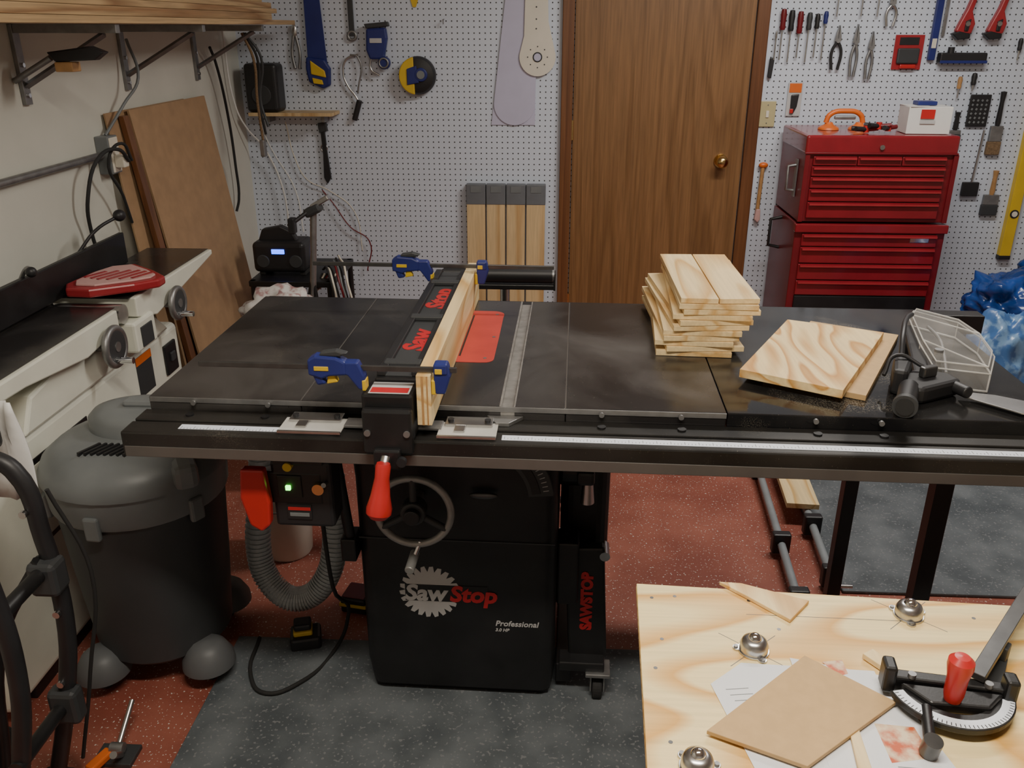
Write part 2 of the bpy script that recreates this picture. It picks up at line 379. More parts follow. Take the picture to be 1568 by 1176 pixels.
def ring(x0,x1,y0,y1,z,r=.03):
    pts=[]
    for cx,cy,a in ((x1-r,y1-r,0),(x0+r,y1-r,90),(x0+r,y0+r,180),(x1-r,y0+r,270)):
        pts+=arc(cx,cy,r,a,a+90,5)
    return [bm.verts.new((p[0],p[1],z)) for p in pts]
rs=[ring(-.432,.012,1.665,2.13,.03),ring(-.44,.02,1.66,2.14,.10),ring(-.44,.02,1.66,2.14,.60),ring(-.445,.024,1.655,2.145,.70),ring(-.445,.024,1.655,2.145,.815)]
for a,b in zip(rs[:-1],rs[1:]):
    for i in range(len(a)): bm.faces.new((a[i],a[(i+1)%len(a)],b[(i+1)%len(a)],b[i]))
bm.faces.new(rs[0]); bm.faces.new(rs[-1])
fin(g,'cabinet',bm,'black',smooth='auto')
box(g,'base_skirt',-.425,.005,1.68,2.12,.0,.04,'black',.004)
box(g,'panel_seam',-.435,.015,1.6575,1.6605,.455,.458,'greyd',0)
def ringseg(nm,cx,cz,r0,r1,a0,a1,y0,y1,mat):
    o=arc(cx,cz,r1,a0,a1,18); i=arc(cx,cz,r0,a1,a0,18)
    prism(g,nm,o+i,'Y',y0,y1,mat,.0008)
ringseg('bevel_slot_rim',-.16,.575,.115,.17,5,120,1.646,1.657,'greyd')
ringseg('bevel_slot',-.16,.575,.124,.142,8,117,1.6435,1.6465,'black')
for k in range(10,118,4):
    a=R(k); c=(-.16+.155*math.cos(a),1.6455,.575+.155*math.sin(a))
    bm=bmesh.new(); bmesh.ops.create_cube(bm,size=1,matrix=Matrix.Translation(c)@Matrix.Rotation(-a,4,'Y')@Matrix.Diagonal((.012,.001,.0016,1)))
    fin(g,'bevel_tick',bm,'logog')
sph(g,'bevel_pointer',(-.145,1.645,.585),(.032,.006,.009),'dsteel')
box(g,'front_apron',-.46,.03,1.60,1.66,.735,.80,'black',.006)
hw=(-.290,1.585,.574)
torus(g,'handwheel_rim',hw,.081,.0082,'Y','wheel')
cyl(g,'handwheel_hub',(hw[0],1.57,hw[2]),(hw[0],1.61,hw[2]),.028,'greyd',bev=.006)
cyl(g,'handwheel_shaft',(hw[0],1.6,hw[2]),(hw[0],1.66,hw[2]),.011,'galv')
for a in (90,210,330):
    cyl(g,'spoke',hw,(hw[0]+.08*math.cos(R(a)),hw[1],hw[2]+.08*math.sin(R(a))),.008,'greyd')
cyl(g,'lock_knob',(hw[0],1.555,hw[2]),(hw[0],1.572,hw[2]),.018,'blackp',bev=.003)
cyl(g,'crank_post',(hw[0]+.012,1.585,.500),(hw[0]-.002,1.575,.465),.0055,'chrome')
cyl(g,'crank_handle',(hw[0]-.002,1.59,.468),(hw[0]-.006,1.535,.456),.0105,'wheel',bev=.002)
F=(R(90),0,0)
pts=[]; nt_=22; cx,cz=-.277,.312
for i in range(nt_):
    a=2*math.pi*i/nt_; pts+= [(cx+.072*math.cos(a),cz+.072*math.sin(a)),(cx+.070*math.cos(a+.13),cz+.070*math.sin(a+.13)),(cx+.056*math.cos(a+.2),cz+.056*math.sin(a+.2))]
prism(g,'logo_blade',pts,'Y',1.6592,1.6602,'logog',0)
box(g,'logo_band',-.335,-.14,1.6588,1.6594,.287,.333,'black',.0)
text(g,'logo_word_a','Saw',.060,(-.336,1.6582,.290),F,'logog',.0003,.15,.0022)
text(g,'logo_word_b','Stop',.060,(-.230,1.6582,.290),F,'logor',.0003,.15,.0022)
text(g,'model_word','Professional',.021,(-.123,1.6595,.224),F,'logog',.0003,.2,.0004)
text(g,'power_word','3.0 HP',.012,(-.123,1.6595,.208),F,'logog',.0003,.2,.0003)
for y in (1.6,2.1):
    box(g,'leg',.782,.818,y-.018,y+.018,.008,.822,'black',.002)
    box(g,'leg_pad',.775,.825,y-.025,y+.025,0.0005,.010,'rub',.002)
cyl(g,'left_arm',(-.47,1.63,.73),(-.455,1.66,.44),.012,'black')
box(g,'left_arm_foot',-.475,-.44,1.64,1.70,.40,.46,'black',.004)
box(g,'motor_cover',.024,.14,1.78,2.08,.33,.66,'black',.03,seg=4)
cyl(g,'bevel_wheel',(.02,1.78,.60),(.09,1.78,.60),.05,'black',bev=.008)
cyl(g,'lift_lever',(.085,1.72,.585),(.085,1.72,.535),.012,'steel',r2=.016)
box(g,'lift_lever_body',.06,.10,1.70,1.74,.585,.62,'blackp',.008)
box(g,'mobile_base_side',.022,.06,1.70,2.15,.03,.085,'black',.003)
box(g,'pedal_panel',.045,.138,1.705,1.735,.10,.42,'black',.006,ry=R(-3))
box(g,'pedal_bracket',.02,.07,1.69,1.76,.27,.44,'black',.005)
cyl(g,'pedal_pivot',(.13,1.695,.405),(.13,1.745,.405),.012,'steel')
text(g,'pedal_word','SAWSTOP',.036,(.104,1.7035,.19),(R(90),R(-90),0),'logor',.0004,0,.0022)
for cx_,cy_ in ((.125,1.69),(.125,2.15),(-.46,2.15)):
    cyl(g,'caster_wheel',(cx_-.012,cy_,.033),(cx_+.012,cy_,.033),.032,'rub',bev=.004)
    for s in (-.016,.016): box(g,'caster_fork',cx_+s-.002,cx_+s+.002,cy_-.02,cy_+.02,.03,.082,'galv',.001)
    box(g,'caster_plate',cx_-.03,cx_+.03,cy_-.03,cy_+.03,.08,.09,'galv',.002)
box(g,'caster_arm',.03,.14,1.67,1.72,.09,.115,'black',.003)
tube(g,'power_cord',[(-.50,1.6,.6),(-.515,1.68,.3),(-.54,1.84,.06),(-.56,1.80,.018),(-.62,1.66,.018),(-.69,1.62,.018),(-.75,1.68,.018),(-.78,1.83,.012)],.005,'rub')

g=G('power_switch_box',(-.51,1.5,.66)); SAW.append(g.e)
box(g,'housing',-.553,-.43,1.475,1.545,.595,.745,'blackp',.008)
box(g,'mount',-.54,-.44,1.46,1.5,.745,.785,'black',.002)
pp=[(-.605,.735),(-.558,.735),(-.552,.66),(-.556,.61),(-.575,.593),(-.598,.608),(-.612,.67)]
prism(g,'red_paddle',pp,'Y',1.452,1.475,'redp',.005)
box(g,'paddle_arm',-.58,-.45,1.474,1.482,.65,.72,'black',.003)
box(g,'green_led',-.522,-.512,1.466,1.474,.684,.694,'green',.001)
box(g,'led_window',-.54,-.49,1.471,1.475,.665,.715,'black',.002)
box(g,'warning_label',-.525,-.475,1.4725,1.4755,.615,.648,'blackp',.0005)
box(g,'label_red',-.523,-.477,1.4715,1.4730,.636,.643,'logor',.0003)
box(g,'label_lines',-.52,-.48,1.4715,1.4730,.622,.630,'grey',.0003)
cyl(g,'yellow_key',(-.51,1.47,.742),(-.51,1.455,.742),.009,'yel')
cyl(g,'key_ring_tag',(-.455,1.472,.69),(-.455,1.462,.69),.012,'brass')
cyl(g,'toggle',(-.44,1.472,.70),(-.44,1.455,.705),.005,'galv')

g=G('rip_fence',(-.28,1.45,.84)); SAW.append(g.e)
box(g,'fence_tube',-.325,-.239,1.46,2.205,.8655,.935,'black',.003)
box(g,'top_rail',-.323,-.306,1.47,2.2,.935,.9455,'blackp',.002)
box(g,'top_rail_b',-.257,-.241,1.47,2.2,.935,.9455,'blackp',.002)
box(g,'top_web',-.307,-.256,1.47,2.2,.935,.9375,'greyd',.0005)
for y in (1.52,1.80,2.08): box(g,'clamp_block',-.318,-.246,y-.012,y+.012,.9375,.9485,'greyd',.003)
box(g,'head',-.335,-.243,1.381,1.400,.815,.905,'black',.006)
box(g,'head_saddle',-.338,-.243,1.40,1.47,.8365,.928,'black',.006)
box(g,'label_plate',-.325,-.25,1.403,1.455,.928,.9295,'logog',.001)
box(g,'label_red_stripe',-.322,-.253,1.406,1.428,.9293,.9305,'logor',.0005)
box(g,'lower_foot',-.315,-.265,1.37,1.400,.790,.83,'black',.004)
for x in (-.325,-.253): cyl(g,'head_bolt',(x,1.382,.86),(x,1.377,.86),.006,'galv')
cyl(g,'lever_rod',(-.292,1.375,.815),(-.296,1.350,.787),.010,'steel')
lo=lathe(g,'red_handle',[(0,0),(.012,.0005),(.014,.006),(.0135,.028),(.018,.062),(.0235,.085),(.023,.096),(.015,.105),(0,.107)],(0,0,0),'redp',seg=28)
lo.data.transform(Matrix.Translation(Vector((-.292,1.352,.815))-g.o)@Matrix.Rotation(R(180-12),4,'X')@Matrix.Rotation(R(-6),4,'Y')@Matrix.Translation(g.o))
cyl(g,'adjust_bolt',(-.262,1.372,.81),(-.262,1.362,.81),.009,'blackp')
text(g,'fence_word_a','Saw',.066,(-.256,1.60,.9378),(0,0,R(90)),'logor',.0006,.15,.0026,sx=1.2)
text(g,'fence_word_b','Stop',.066,(-.256,1.88,.9378),(0,0,R(90)),'redp',.0006,.15,.0028,sx=1.3)
for x0,x1 in ((-.505,-.385),(-.205,-.095)):
    box(g,'cursor_window',x0,x1,1.415,1.475,.8395,.8425,'edge',.001)
    box(g,'cursor_bracket',x0+.01,x1-.01,1.455,1.49,.8425,.8475,'steel',.001)
    box(g,'cursor_frame',x0,x1,1.411,1.416,.8385,.8435,'steel',.0005)
    box(g,'cursor_clip',x0+.03,x0+.05,1.43,1.46,.8425,.8465,'steel',.001)
    for xx in (x0+.02,x1-.02): cyl(g,'cursor_screw',(xx,1.47,.8475),(xx,1.47,.852),.006,'blackp')
box(g,'cursor_arm',-.385,-.335,1.44,1.475,.8395,.845,'galv',.001)
box(g,'cursor_arm_b',-.245,-.20,1.44,1.475,.8395,.845,'galv',.001)

g=G('sacrificial_fence_board',(-.223,1.81,.91)); SAW.append(g.e)
box(g,'board',-.2375,-.211,1.408,2.205,.8655,.963,'plyY',.001)
box(g,'ply_core',-.2285,-.2245,1.4072,1.4082,.866,.962,'woodh',0)
box(g,'ply_core',-.219,-.2165,1.4072,1.4082,.866,.962,'woodh',0)

def bar_clamp(y,z,x0,x1,xb):
    g=G('bar_clamp',(xb,y,z)); SAW.append(g.e); k=.70
    box(g,'bar',x0,x1,y-.003,y+.003,z-.006,z+.004,'dsteel',.001)
    prism(g,'fixed_jaw',[(-.205,z+.012),(-.18,z+.012),(-.175,z-.010),(-.186,z-.045),(-.203,z-.045),(-.206,z-.02)],'Y',y-.011,y+.011,'blue',.003)
    box(g,'jaw_pad',-.2105,-.203,y-.011,y+.011,z-.046,z-.018,'yel',.002)
    box(g,'bar_collar',-.206,-.180,y-.013,y+.013,z-.008,z+.014,'blue',.004)
    box(g,'collar_mark',-.203,-.19,y-.014,y+.014,z-.005,z+.005,'yel',.001)
    def P(L): return [(xb+(a+.375)*k,z+b*k) for a,b in L]
    prism(g,'sliding_jaw',P([(-.385,.018),(-.345,.018),(-.328,-.02),(-.328,-.058),(-.345,-.058),(-.372,-.02),(-.395,-.012)]),'Y',y-.011,y+.011,'blue',.003)
    prism(g,'sliding_pad',P([(-.336,-.03),(-.326,-.03),(-.326,-.06),(-.336,-.06)]),'Y',y-.012,y+.012,'yel',.002)
    prism(g,'body',P([(-.475,.022),(-.455,.034),(-.40,.03),(-.375,.018),(-.375,-.018),(-.42,-.022),(-.44,-.03),(-.475,-.02)]),'Y',y-.013,y+.013,'blue',.004)
    prism(g,'grip',P([(-.47,-.01),(-.445,-.015),(-.43,-.045),(-.455,-.05)]),'Y',y-.010,y+.010,'blue',.004)
    prism(g,'trigger',P([(-.425,-.015),(-.41,-.018),(-.40,-.04),(-.43,-.046)]),'Y',y-.007,y+.007,'yel',.002)
    prism(g,'yellow_band',P([(-.458,-.006),(-.42,-.006),(-.42,.006),(-.458,.006)]),'Y',y-.0142,y+.0142,'yel',.001)
    prism(g,'release_lever',P([(-.445,.03),(-.39,.03),(-.37,.04),(-.40,.048),(-.44,.042)]),'Y',y-.008,y+.008,'greyd',.003)
bar_clamp(1.422,.971,-.64,-.165,-.364)
bar_clamp(2.12,.977,-.63,-.01,-.352)

g=G('roller_stand',(-.15,2.46,0))
cyl(g,'roller',(-.33,2.46,.862),(-.01,2.46,.862),.024,'blackp')
cyl(g,'roller_end',(-.012,2.46,.862),(-.004,2.46,.862),.022,'galv')
box(g,'cradle',-.335,-.002,2.445,2.475,.82,.836,'black',.003)
for x in (-.335,-.003): box(g,'cradle_side',x-.003,x+.003,2.44,2.48,.82,.872,'black',.001)
cyl(g,'inner_post',(-.15,2.46,.82),(-.15,2.46,.4),.014,'steel')
cyl(g,'outer_post',(-.15,2.46,.5),(-.15,2.46,.06),.02,'black')
for dx,dy in ((.25,.15),(-.25,.15),(0,-.2)):
    tube(g,'foot',[(-.15,2.46,.12),(-.15+dx,2.46+dy,.012)],.012,'black',smooth=False)

g=G('plywood_stack',(.35,1.99,T))
z=T+.0008
specs=[(-3,.318,.165),(3,.322,.17),(-4,.32,.17),(2,.315,.165),(-2,.33,.17),(4,.328,.165),(5,.335,.16),(-3,.352,.17),(1,.358,.165),(-1,.357,.17)]
for i,(a,x,w) in enumerate(specs):
    box(g,'board',x-w/2,x+w/2,1.99-.197,1.99+.197,z,z+.0112,'plyY' ,.0006,rz=R(a)); z+=.0121
prism(g,'top_board_left',[(.272,1.80),(.352,1.797),(.348,2.192),(.268,2.19)],'Z',z,z+.0112,'plyY',.0006)
prism(g,'top_board_right',[(.3545,1.797),(.441,1.803),(.433,2.194),(.351,2.192)],'Z',z,z+.0112,'plyY',.0006)
def flat(name,part,pts,z0,z1,mat):
    cx=sum(p[0] for p in pts)/len(pts); cy=sum(p[1] for p in pts)/len(pts)
    g=G(name,(cx,cy,z0)); prism(g,part,pts,'Z',z0,z1,mat,.0008); return g
flat('mdf_board','panel',[(.799,1.931),(.607,1.564),(.43,1.657),(.622,2.024)],T+.0008,T+.0128,'mdfl')
flat('plywood_board','panel',[(.553,1.977),(.750,1.894),(.555,1.545),(.378,1.646)],T+.0132,T+.031,'plyB')

# blade guard lying on its side on the extension table
g=G('blade_guard',(.8,1.7,T))
cyl(g,'dust_port',(.655,1.497,T+.024),(.69,1.575,T+.026),.0185,'blackp')
cyl(g,'port_lip',(.651,1.488,T+.0235),(.656,1.499,T+.024),.0225,'greyd')
cyl(g,'port_bore',(.6495,1.485,T+.0235),(.652,1.4905,T+.0235),.016,'rub')
prism(g,'spreader_body',[(.68,1.56),(.71,1.55),(.80,1.60),(.79,1.64),(.73,1.66),(.69,1.62)],'Z',T+.001,T+.036,'blackp',.008)
prism(g,'latch_body',[(.665,1.60),(.69,1.59),(.725,1.66),(.715,1.70),(.69,1.67)],'Z',T+.001,T+.055,'blackp',.008)
box(g,'pawl',.72,.755,1.605,1.62,T+.036,T+.058,'dsteel',.003,rz=R(25))
tube(g,'lever',[(.705,1.67,T+.05),(.725,1.73,T+.085),(.765,1.82,T+.09),(.79,1.86,T+.085)],.0055,'blackp')
tube(g,'cross_link',[(.66,1.63,T+.03),(.69,1.66,T+.062),(.74,1.64,T+.045)],.004,'blackp')
cyl(g,'release_knob',(.785,1.60,T+.022),(.80,1.565,T+.022),.012,'blackp',bev=.003)
prism(g,'spine',[(.73,1.66),(.76,1.65),(.845,1.93),(.835,1.96),(.815,1.95)],'Z',T+.014,T+.030,'blackp',.005)
hood=[(.765,1.650),(.862,1.620),(.915,1.72),(.94,1.84),(.935,1.945),(.865,2.03),(.835,1.98),(.79,1.79)]
def shrink(P,k):
    cx=sum(p[0] for p in P)/len(P); cy=sum(p[1] for p in P)/len(P)
    return [(cx+(p[0]-cx)*k,cy+(p[1]-cy)*k) for p in P]
bm=bmesh.new()
lv=[(T+.001,1.0),(T+.040,1.0),(T+.050,.93)]
rings=[[bm.verts.new((p[0],p[1],z)) for p in shrink(hood,k)] for z,k in lv]
n=len(hood)
for a,b in zip(rings[:-1],rings[1:]):
    for i in range(n): bm.faces.new((a[i],a[(i+1)%n],b[(i+1)%n],b[i]))
bm.faces.new(rings[-1])
fin(g,'clear_shell',bm,'haze')
for zz,k,rr in ((T+.0025,1.0,.0022),(T+.040,1.0,.0018),(T+.050,.93,.0018)):
    P_=[(p[0],p[1],zz) for p in shrink(hood,k)]
    tube(g,'shell_edge',P_,rr,'edge',cyc=True,smooth=False)
for p in hood: cyl(g,'shell_corner',(p[0],p[1],T+.002),(p[0],p[1],T+.040),.0014,'edge',seg=8)
q0,q1=shrink(hood,.93),None
for a,b in ((1,7),(3,6)):
    cyl(g,'shell_rib',(q0[a][0],q0[a][1],T+.050),(q0[b][0],q0[b][1],T+.050),.0016,'edge',seg=8)
tube(g,'inner_reinforcement',[(.80,1.67,T+.02),(.84,1.78,T+.02),(.875,1.90,T+.02),(.88,1.97,T+.02)],.004,'galv')
cyl(g,'shell_pivot',(.80,1.72,T+.03),(.80,1.72,T+.055),.009,'galv')
prism(g,'spreader_plate',[(.80,1.60),(.86,1.585),(.96,1.525),(1.06,1.50),(1.06,1.475),(.95,1.478),(.87,1.50),(.80,1.57)],'Z',T+.008,T+.011,'steel',.0005)

# ------------------------------------------------------------------ assembly table
g=G('assembly_table',(.7,.72,0))
def rt(x,y,a=R(-2.7),o=(.135,1.12)):
    return (o[0]+x*math.cos(a)-y*math.sin(a), o[1]+x*math.sin(a)+y*math.cos(a))
prism(g,'plywood_top',[rt(0,0),rt(1.25,0),rt(1.25,-.95),rt(0,-.95)],'Z',.722,.74,'ply',.001)
prism(g,'edge_band',[rt(-.0005,.0005),rt(1.2505,.0005),rt(1.2505,-.9505),rt(-.0005,-.9505)],'Z',.7275,.734,'plyE',0)
prism(g,'under_layer',[rt(0.004,-.004),rt(1.24,-.004),rt(1.24,-.94),rt(0.004,-.94)],'Z',.704,.7215,'plyE',.001)
for a,b in ((.2,-.2),(1.1,-.2),(.2,-.85),(1.1,-.85)):
    p=rt(a,b); box(g,'leg',p[0]-.035,p[0]+.035,p[1]-.02,p[1]+.02,.0105,.704,'pineZ',.002)
p0,p1=rt(.2,-.2),rt(1.1,-.2); box(g,'apron',p0[0],p1[0],p0[1]-.03,p0[1]+.01,.61,.703,'pineZ',.002)
p0,p1=rt(.2,-.85),rt(1.1,-.85); box(g,'apron',p0[0],p1[0],p0[1]-.01,p0[1]+.03,.61,.703,'pineZ',.002)
for x,y in ((.30,1.085),(.16,.99),(.155,1.085),(.15,.80),(.62,1.06),(.33,1.02),(.145,.93),(.19,1.09)):
    cyl(g,'screw_head',(x,y,.7385),(x,y,.7403),.0028,'dsteel',seg=12)
def pencil(x,y,a,L):
    dx,dy=math.cos(R(a)),math.sin(R(a)); nx,ny=-dy*.0005,dx*.0005
    prism(g,'pencil_line',[(x-dx*L+nx,y-dy*L+ny),(x+dx*L+nx,y+dy*L+ny),(x+dx*L-nx,y+dy*L-ny),(x-dx*L-nx,y-dy*L-ny)],'Z',.7398,.74015,'foot',0)
for x,y in ((.527,1.062),(.284,.972)):
    pencil(x,y,42,.05); pencil(x,y,-40,.055)
pencil(.41,1.05,-1,.12)
def ball(x,y,a):
    g=G('ball_transfer',(x,y,.7405))
    prism(g,'flange',arc(x,y,.0215,0,345,24),'Z',.7405,.743,'steel',.0005)
    for k in range(3):
        c=a+k*120; ex,ey=x+.022*math.cos(R(c)),y+.022*math.sin(R(c))
        prism(g,'flange_ear',arc(ex,ey,.0065,0,340,12),'Z',.7405,.7428,'steel',.0004)
        c=R(c); cyl(g,'screw',(x+.024*math.cos(c),y+.024*math.sin(c),.7428),(x+.024*math.cos(c),y+.024*math.sin(c),.7448),.003,'galv',seg=14)
    lathe(g,'cup',[(.0,.0),(.0195,.0),(.0195,.008),(.0165,.015),(.011,.0185),(.0,.0185)],(x,y,.7428),'steel')
    sph(g,'ball',(x,y,.7595),.0095,'chrome')
ball(.527,1.062,20); ball(.284,.972,50); ball(.176,.762,10)
flat('plywood_offcut','wedge',[(.262,1.122),(.295,1.12),(.388,1.081),(.349,1.034),(.30,1.085)],.7408,.7468,'plyB')
flat('plywood_offcut','block',[(.428,.962),(.445,.973),(.462,.945),(.447,.935)],.7418,.7500,'plyB')
flat('hardboard_square','panel',[(.348,.954),(.441,.872),(.302,.762),(.194,.811)],.7440,.7500,'mdfl')
g=G('printed_pages',(.4,.85,.741))
prism(g,'sheet_left',[(.214,.902),(.262,.945),(.437,.938),(.43,.75),(.25,.73)],'Z',.7408,.7411,'paper',0)
prism(g,'sheet_right',[(.33,.958),(.447,.928),(.488,.72),(.33,.71)],'Z',.7412,.7415,'paper',0)
prism(g,'photo_print',[(.405,.842),(.452,.838),(.456,.79),(.405,.78)],'Z',.7415,.7417,'photo',0)
prism(g,'photo_corner',[(.372,.952),(.40,.957),(.40,.93),(.385,.925)],'Z',.7415,.7417,'photo',0)
for i in range(12): prism(g,'text_line',[(.232+i*.004,.893-i*.010),(.262+i*.004,.897-i*.010),(.262+i*.004,.8958-i*.010),(.232+i*.004,.8918-i*.010)],'Z',.7412,.74135,'grey',0)
for i in range(8): prism(g,'text_line',[(.41,.775-i*.008),(.45,.773-i*.008),(.45,.7718-i*.008),(.41,.7738-i*.008)],'Z',.7416,.74175,'grey',0)
flat('wood_strip','strip',[(.372,.85),(.383,.858),(.372,.70),(.352,.70)],.7420,.7470,'plyY')
flat('wood_strip','strip',[(.590,.835),(.612,.845),(.575,.70),(.540,.70)],.7410,.7520,'plyY')
g=G('miter_gauge',(.51,.88,.7415))
o=arc(.512,.895,.078,190,340,20); i_=arc(.512,.895,.052,340,190,20)
prism(g,'protractor_scale',o+i_,'Z',.752,.760,'black',.001)
o=arc(.512,.895,.076,192,338,20); i_=arc(.512,.895,.062,338,192,20)
prism(g,'degree_scale',o+i_,'Z',.7601,.7607,'scale',0)
bm=bmesh.new()
for k in range(195,337,4):
    a=R(k); bmesh.ops.create_cube(bm,size=1,matrix=Matrix.Translation((.512+.073*math.cos(a),.895+.073*math.sin(a),.7609))@Matrix.Rotation(a,4,'Z')@Matrix.Diagonal((.005,.0009,.0003,1)))
fin(g,'degree_ticks',bm,'black')
box(g,'head_web',.435,.583,.885,.903,.748,.770,'black',.003,rz=R(-8))
prism(g,'head_body',[(.45,.89),(.572,.875),(.545,.850),(.475,.855)],'Z',.75,.766,'black',.003)
box(g,'face_lug_left',.430,.446,.888,.915,.748,.788,'black',.004,rz=R(-8))
box(g,'face_lug_right',.572,.588,.868,.892,.748,.788,'black',.004,rz=R(-8))
for x,y in ((.465,.895),(.555,.882)): cyl(g,'lug_bolt',(x,y,.77),(x,y,.776),.005,'galv')
lathe(g,'red_knob',[(0,0),(.010,0),(.012,.01),(.0125,.035),(.0155,.052),(.015,.06),(.009,.066),(0,.067)],(.503,.862,.766),'redp')
ob=box(g,'guide_bar',-.2,.2,-.0095,.0095,0,.0095,'dsteel',.001)
ob.data.transform(Matrix.Translation(g.o)); ob.data.transform(Matrix.Translation(Vector((.672,1.045,.772))-g.o)@Matrix.Rotation(R(50),4,'Z'))
cyl(g,'pointer_arm',(.47,.855,.757),(.452,.795,.757),.007,'black')
cyl(g,'stop_knob',(.452,.795,.745),(.452,.790,.768),.011,'dsteel')
prism(g,'bar_support',[(.53,.87),(.56,.86),(.62,.96),(.605,.97)],'Z',.7418,.752,'greyd',.002)
box(g,'bar_block',.60,.62,.955,.975,.7418,.772,'greyd',.002,rz=R(50))

# ------------------------------------------------------------------ tool chest
g=G('tool_chest',(1.355,3.95,0))
x0,x1,y0,y1=1.035,1.675,3.75,4.17
box(g,'top_body',x0+.005,x1-.02,y0+.012,y1,.76,1.095,'redd',.004)
box(g,'top_lid',x0,x1-.015,y0,y1+.002,1.045,1.122,'red',.01,seg=3)
box(g,'lid_lip',x0-.002,x1-.013,y0-.004,y0+.01,1.045,1.053,'redd',.002)
box(g,'bottom_body',x0,x1,y0+.012,y1,.10,.752,'redd',.004)
box(g,'lower_lip',x0-.004,x1+.004,y0-.006,y0+.03,.715,.752,'red',.004)
box(g,'bottom_foot',x0+.02,x1-.02,y0+.03,y1-.02,.06,.1,'black',.003)
for cx_ in (x0+.06,x1-.06):
    for cy_ in (y0+.06,y1-.06):
        cyl(g,'caster',(cx_-.012,cy_,.031),(cx_+.012,cy_,.031),.03,'rub',bev=.004); box(g,'caster_fork',cx_-.018,cx_+.018,cy_-.015,cy_+.015,.045,.062,'galv',.001)
def drawer(xa,xb,za,zb):
    box(g,'drawer',xa,xb,y0-.002,y0+.02,za,zb,'red',.003)
    prism(g,'drawer_pull',[(y0-.001,zb-.001),(y0-.014,zb-.004),(y0-.015,zb-.012),(y0-.011,zb-.012),(y0-.001,zb-.007)],'X',xa+.004,xb-.004,'red',.001)
    box(g,'pull_trim',xa+.006,xb-.006,y0-.0162,y0-.0148,zb-.0115,zb-.0045,'redt',.0005)
xa,xb=x0+.035,x1-.055; w=(xb-xa)/3
for k in range(3): drawer(xa+k*w+.002,xa+(k+1)*w-.002,1.0,1.036)
drawer(xa,xb,.955,.995); drawer(xa,xb,.905,.95); drawer(xa,xb,.85,.90); drawer(xa,xb,.778,.845)
xa,xb=x0+.03,x1-.035
drawer(xa,xb,.655,.708); drawer(xa,xb,.58,.65); drawer(xa,xb,.505,.575); drawer(xa,xb,.435,.50)
box(g,'lower_door',xa,xb,y0-.001,y0+.02,.12,.43,'black',.003)
box(g,'name_badge',x1-.15,x1-.07,y0-.004,y0,.675,.698,'chrome',.002)
cyl(g,'lock',(1.345,y0-.002,1.075),(1.345,y0-.008,1.075),.01,'chrome')
for xx in (x0+.008,x1-.022): box(g,'corner_post',xx-.006,xx+.014,y0+.0,y0+.015,.76,1.045,'redd',.002)
z=.93
tube(g,'side_handle',[(x0-.0,3.86,z-.055),(x0-.035,3.86,z-.05),(x0-.035,3.86,z+.05),(x0-.0,3.86,z+.055)],.007,'galv',smooth=False)
box(g,'handle_plate',x0-.004,x0+.003,3.845,3.875,z-.08,z+.08,'galv',.001)
tube(g,'side_handle',[(x0,4.0,.73),(x0-.05,4.0,.72),(x0-.05,4.0,.60),(x0,4.0,.59)],.008,'black',smooth=False)

g=G('carton',(1.54,3.87,1.123))
box(g,'box',1.455,1.63,3.80,3.93,1.1235,1.232,'whtp',.002,rz=R(-3))
box(g,'red_label',1.50,1.555,3.7955,3.7985,1.185,1.222,'redp',.0005,rz=R(-3))
box(g,'label_lines',1.50,1.56,3.7955,3.7985,1.165,1.18,'logog',.0005,rz=R(-3))
prism(g,'flap',[(1.455,3.93),(1.545,3.93),(1.545,3.80),(1.455,3.80)],'Z',1.232,1.2335,'whtp',0)
box(g,'small_box_on_top',1.50,1.58,3.85,3.91,1.234,1.25,'blue',.003)
g=G('suction_cup_lifter',(1.24,3.97,1.123))
tube(g,'handle',[(1.165,3.97,1.15),(1.18,3.97,1.185),(1.245,3.97,1.20),(1.31,3.97,1.185),(1.325,3.97,1.15)],.011,'org')
for x in (1.18,1.31): lathe(g,'cup',[(0,0),(.045,0),(.042,.008),(.02,.02),(.014,.03),(0,.03)],(x,3.97,1.1235),'org')
box(g,'grip_core',1.20,1.29,3.96,3.98,1.165,1.18,'galv',.004)
g=G('spring_clamp',(1.37,3.84,1.123))
for k,(dx,dz,a) in enumerate(((-.06,.0,20),(-.01,.014,-25),(.03,.006,50))):
    cx_,cy_,cz_=1.36+dx,3.84,1.137+dz
    for s in (-1,1):
        d=R(a+s*12); 
        cyl(g,'jaw_arm',(cx_,cy_,cz_),(cx_+.05*math.cos(d),cy_+.03*math.sin(d),cz_+.004),.009,'redd')
        cyl(g,'handle_grip',(cx_,cy_,cz_),(cx_-.06*math.cos(d),cy_-.04*math.sin(d)*s,cz_+.004),.010,'blackp')
    cyl(g,'pivot',(cx_,cy_,cz_-.012),(cx_,cy_,cz_+.016),.012,'redp')

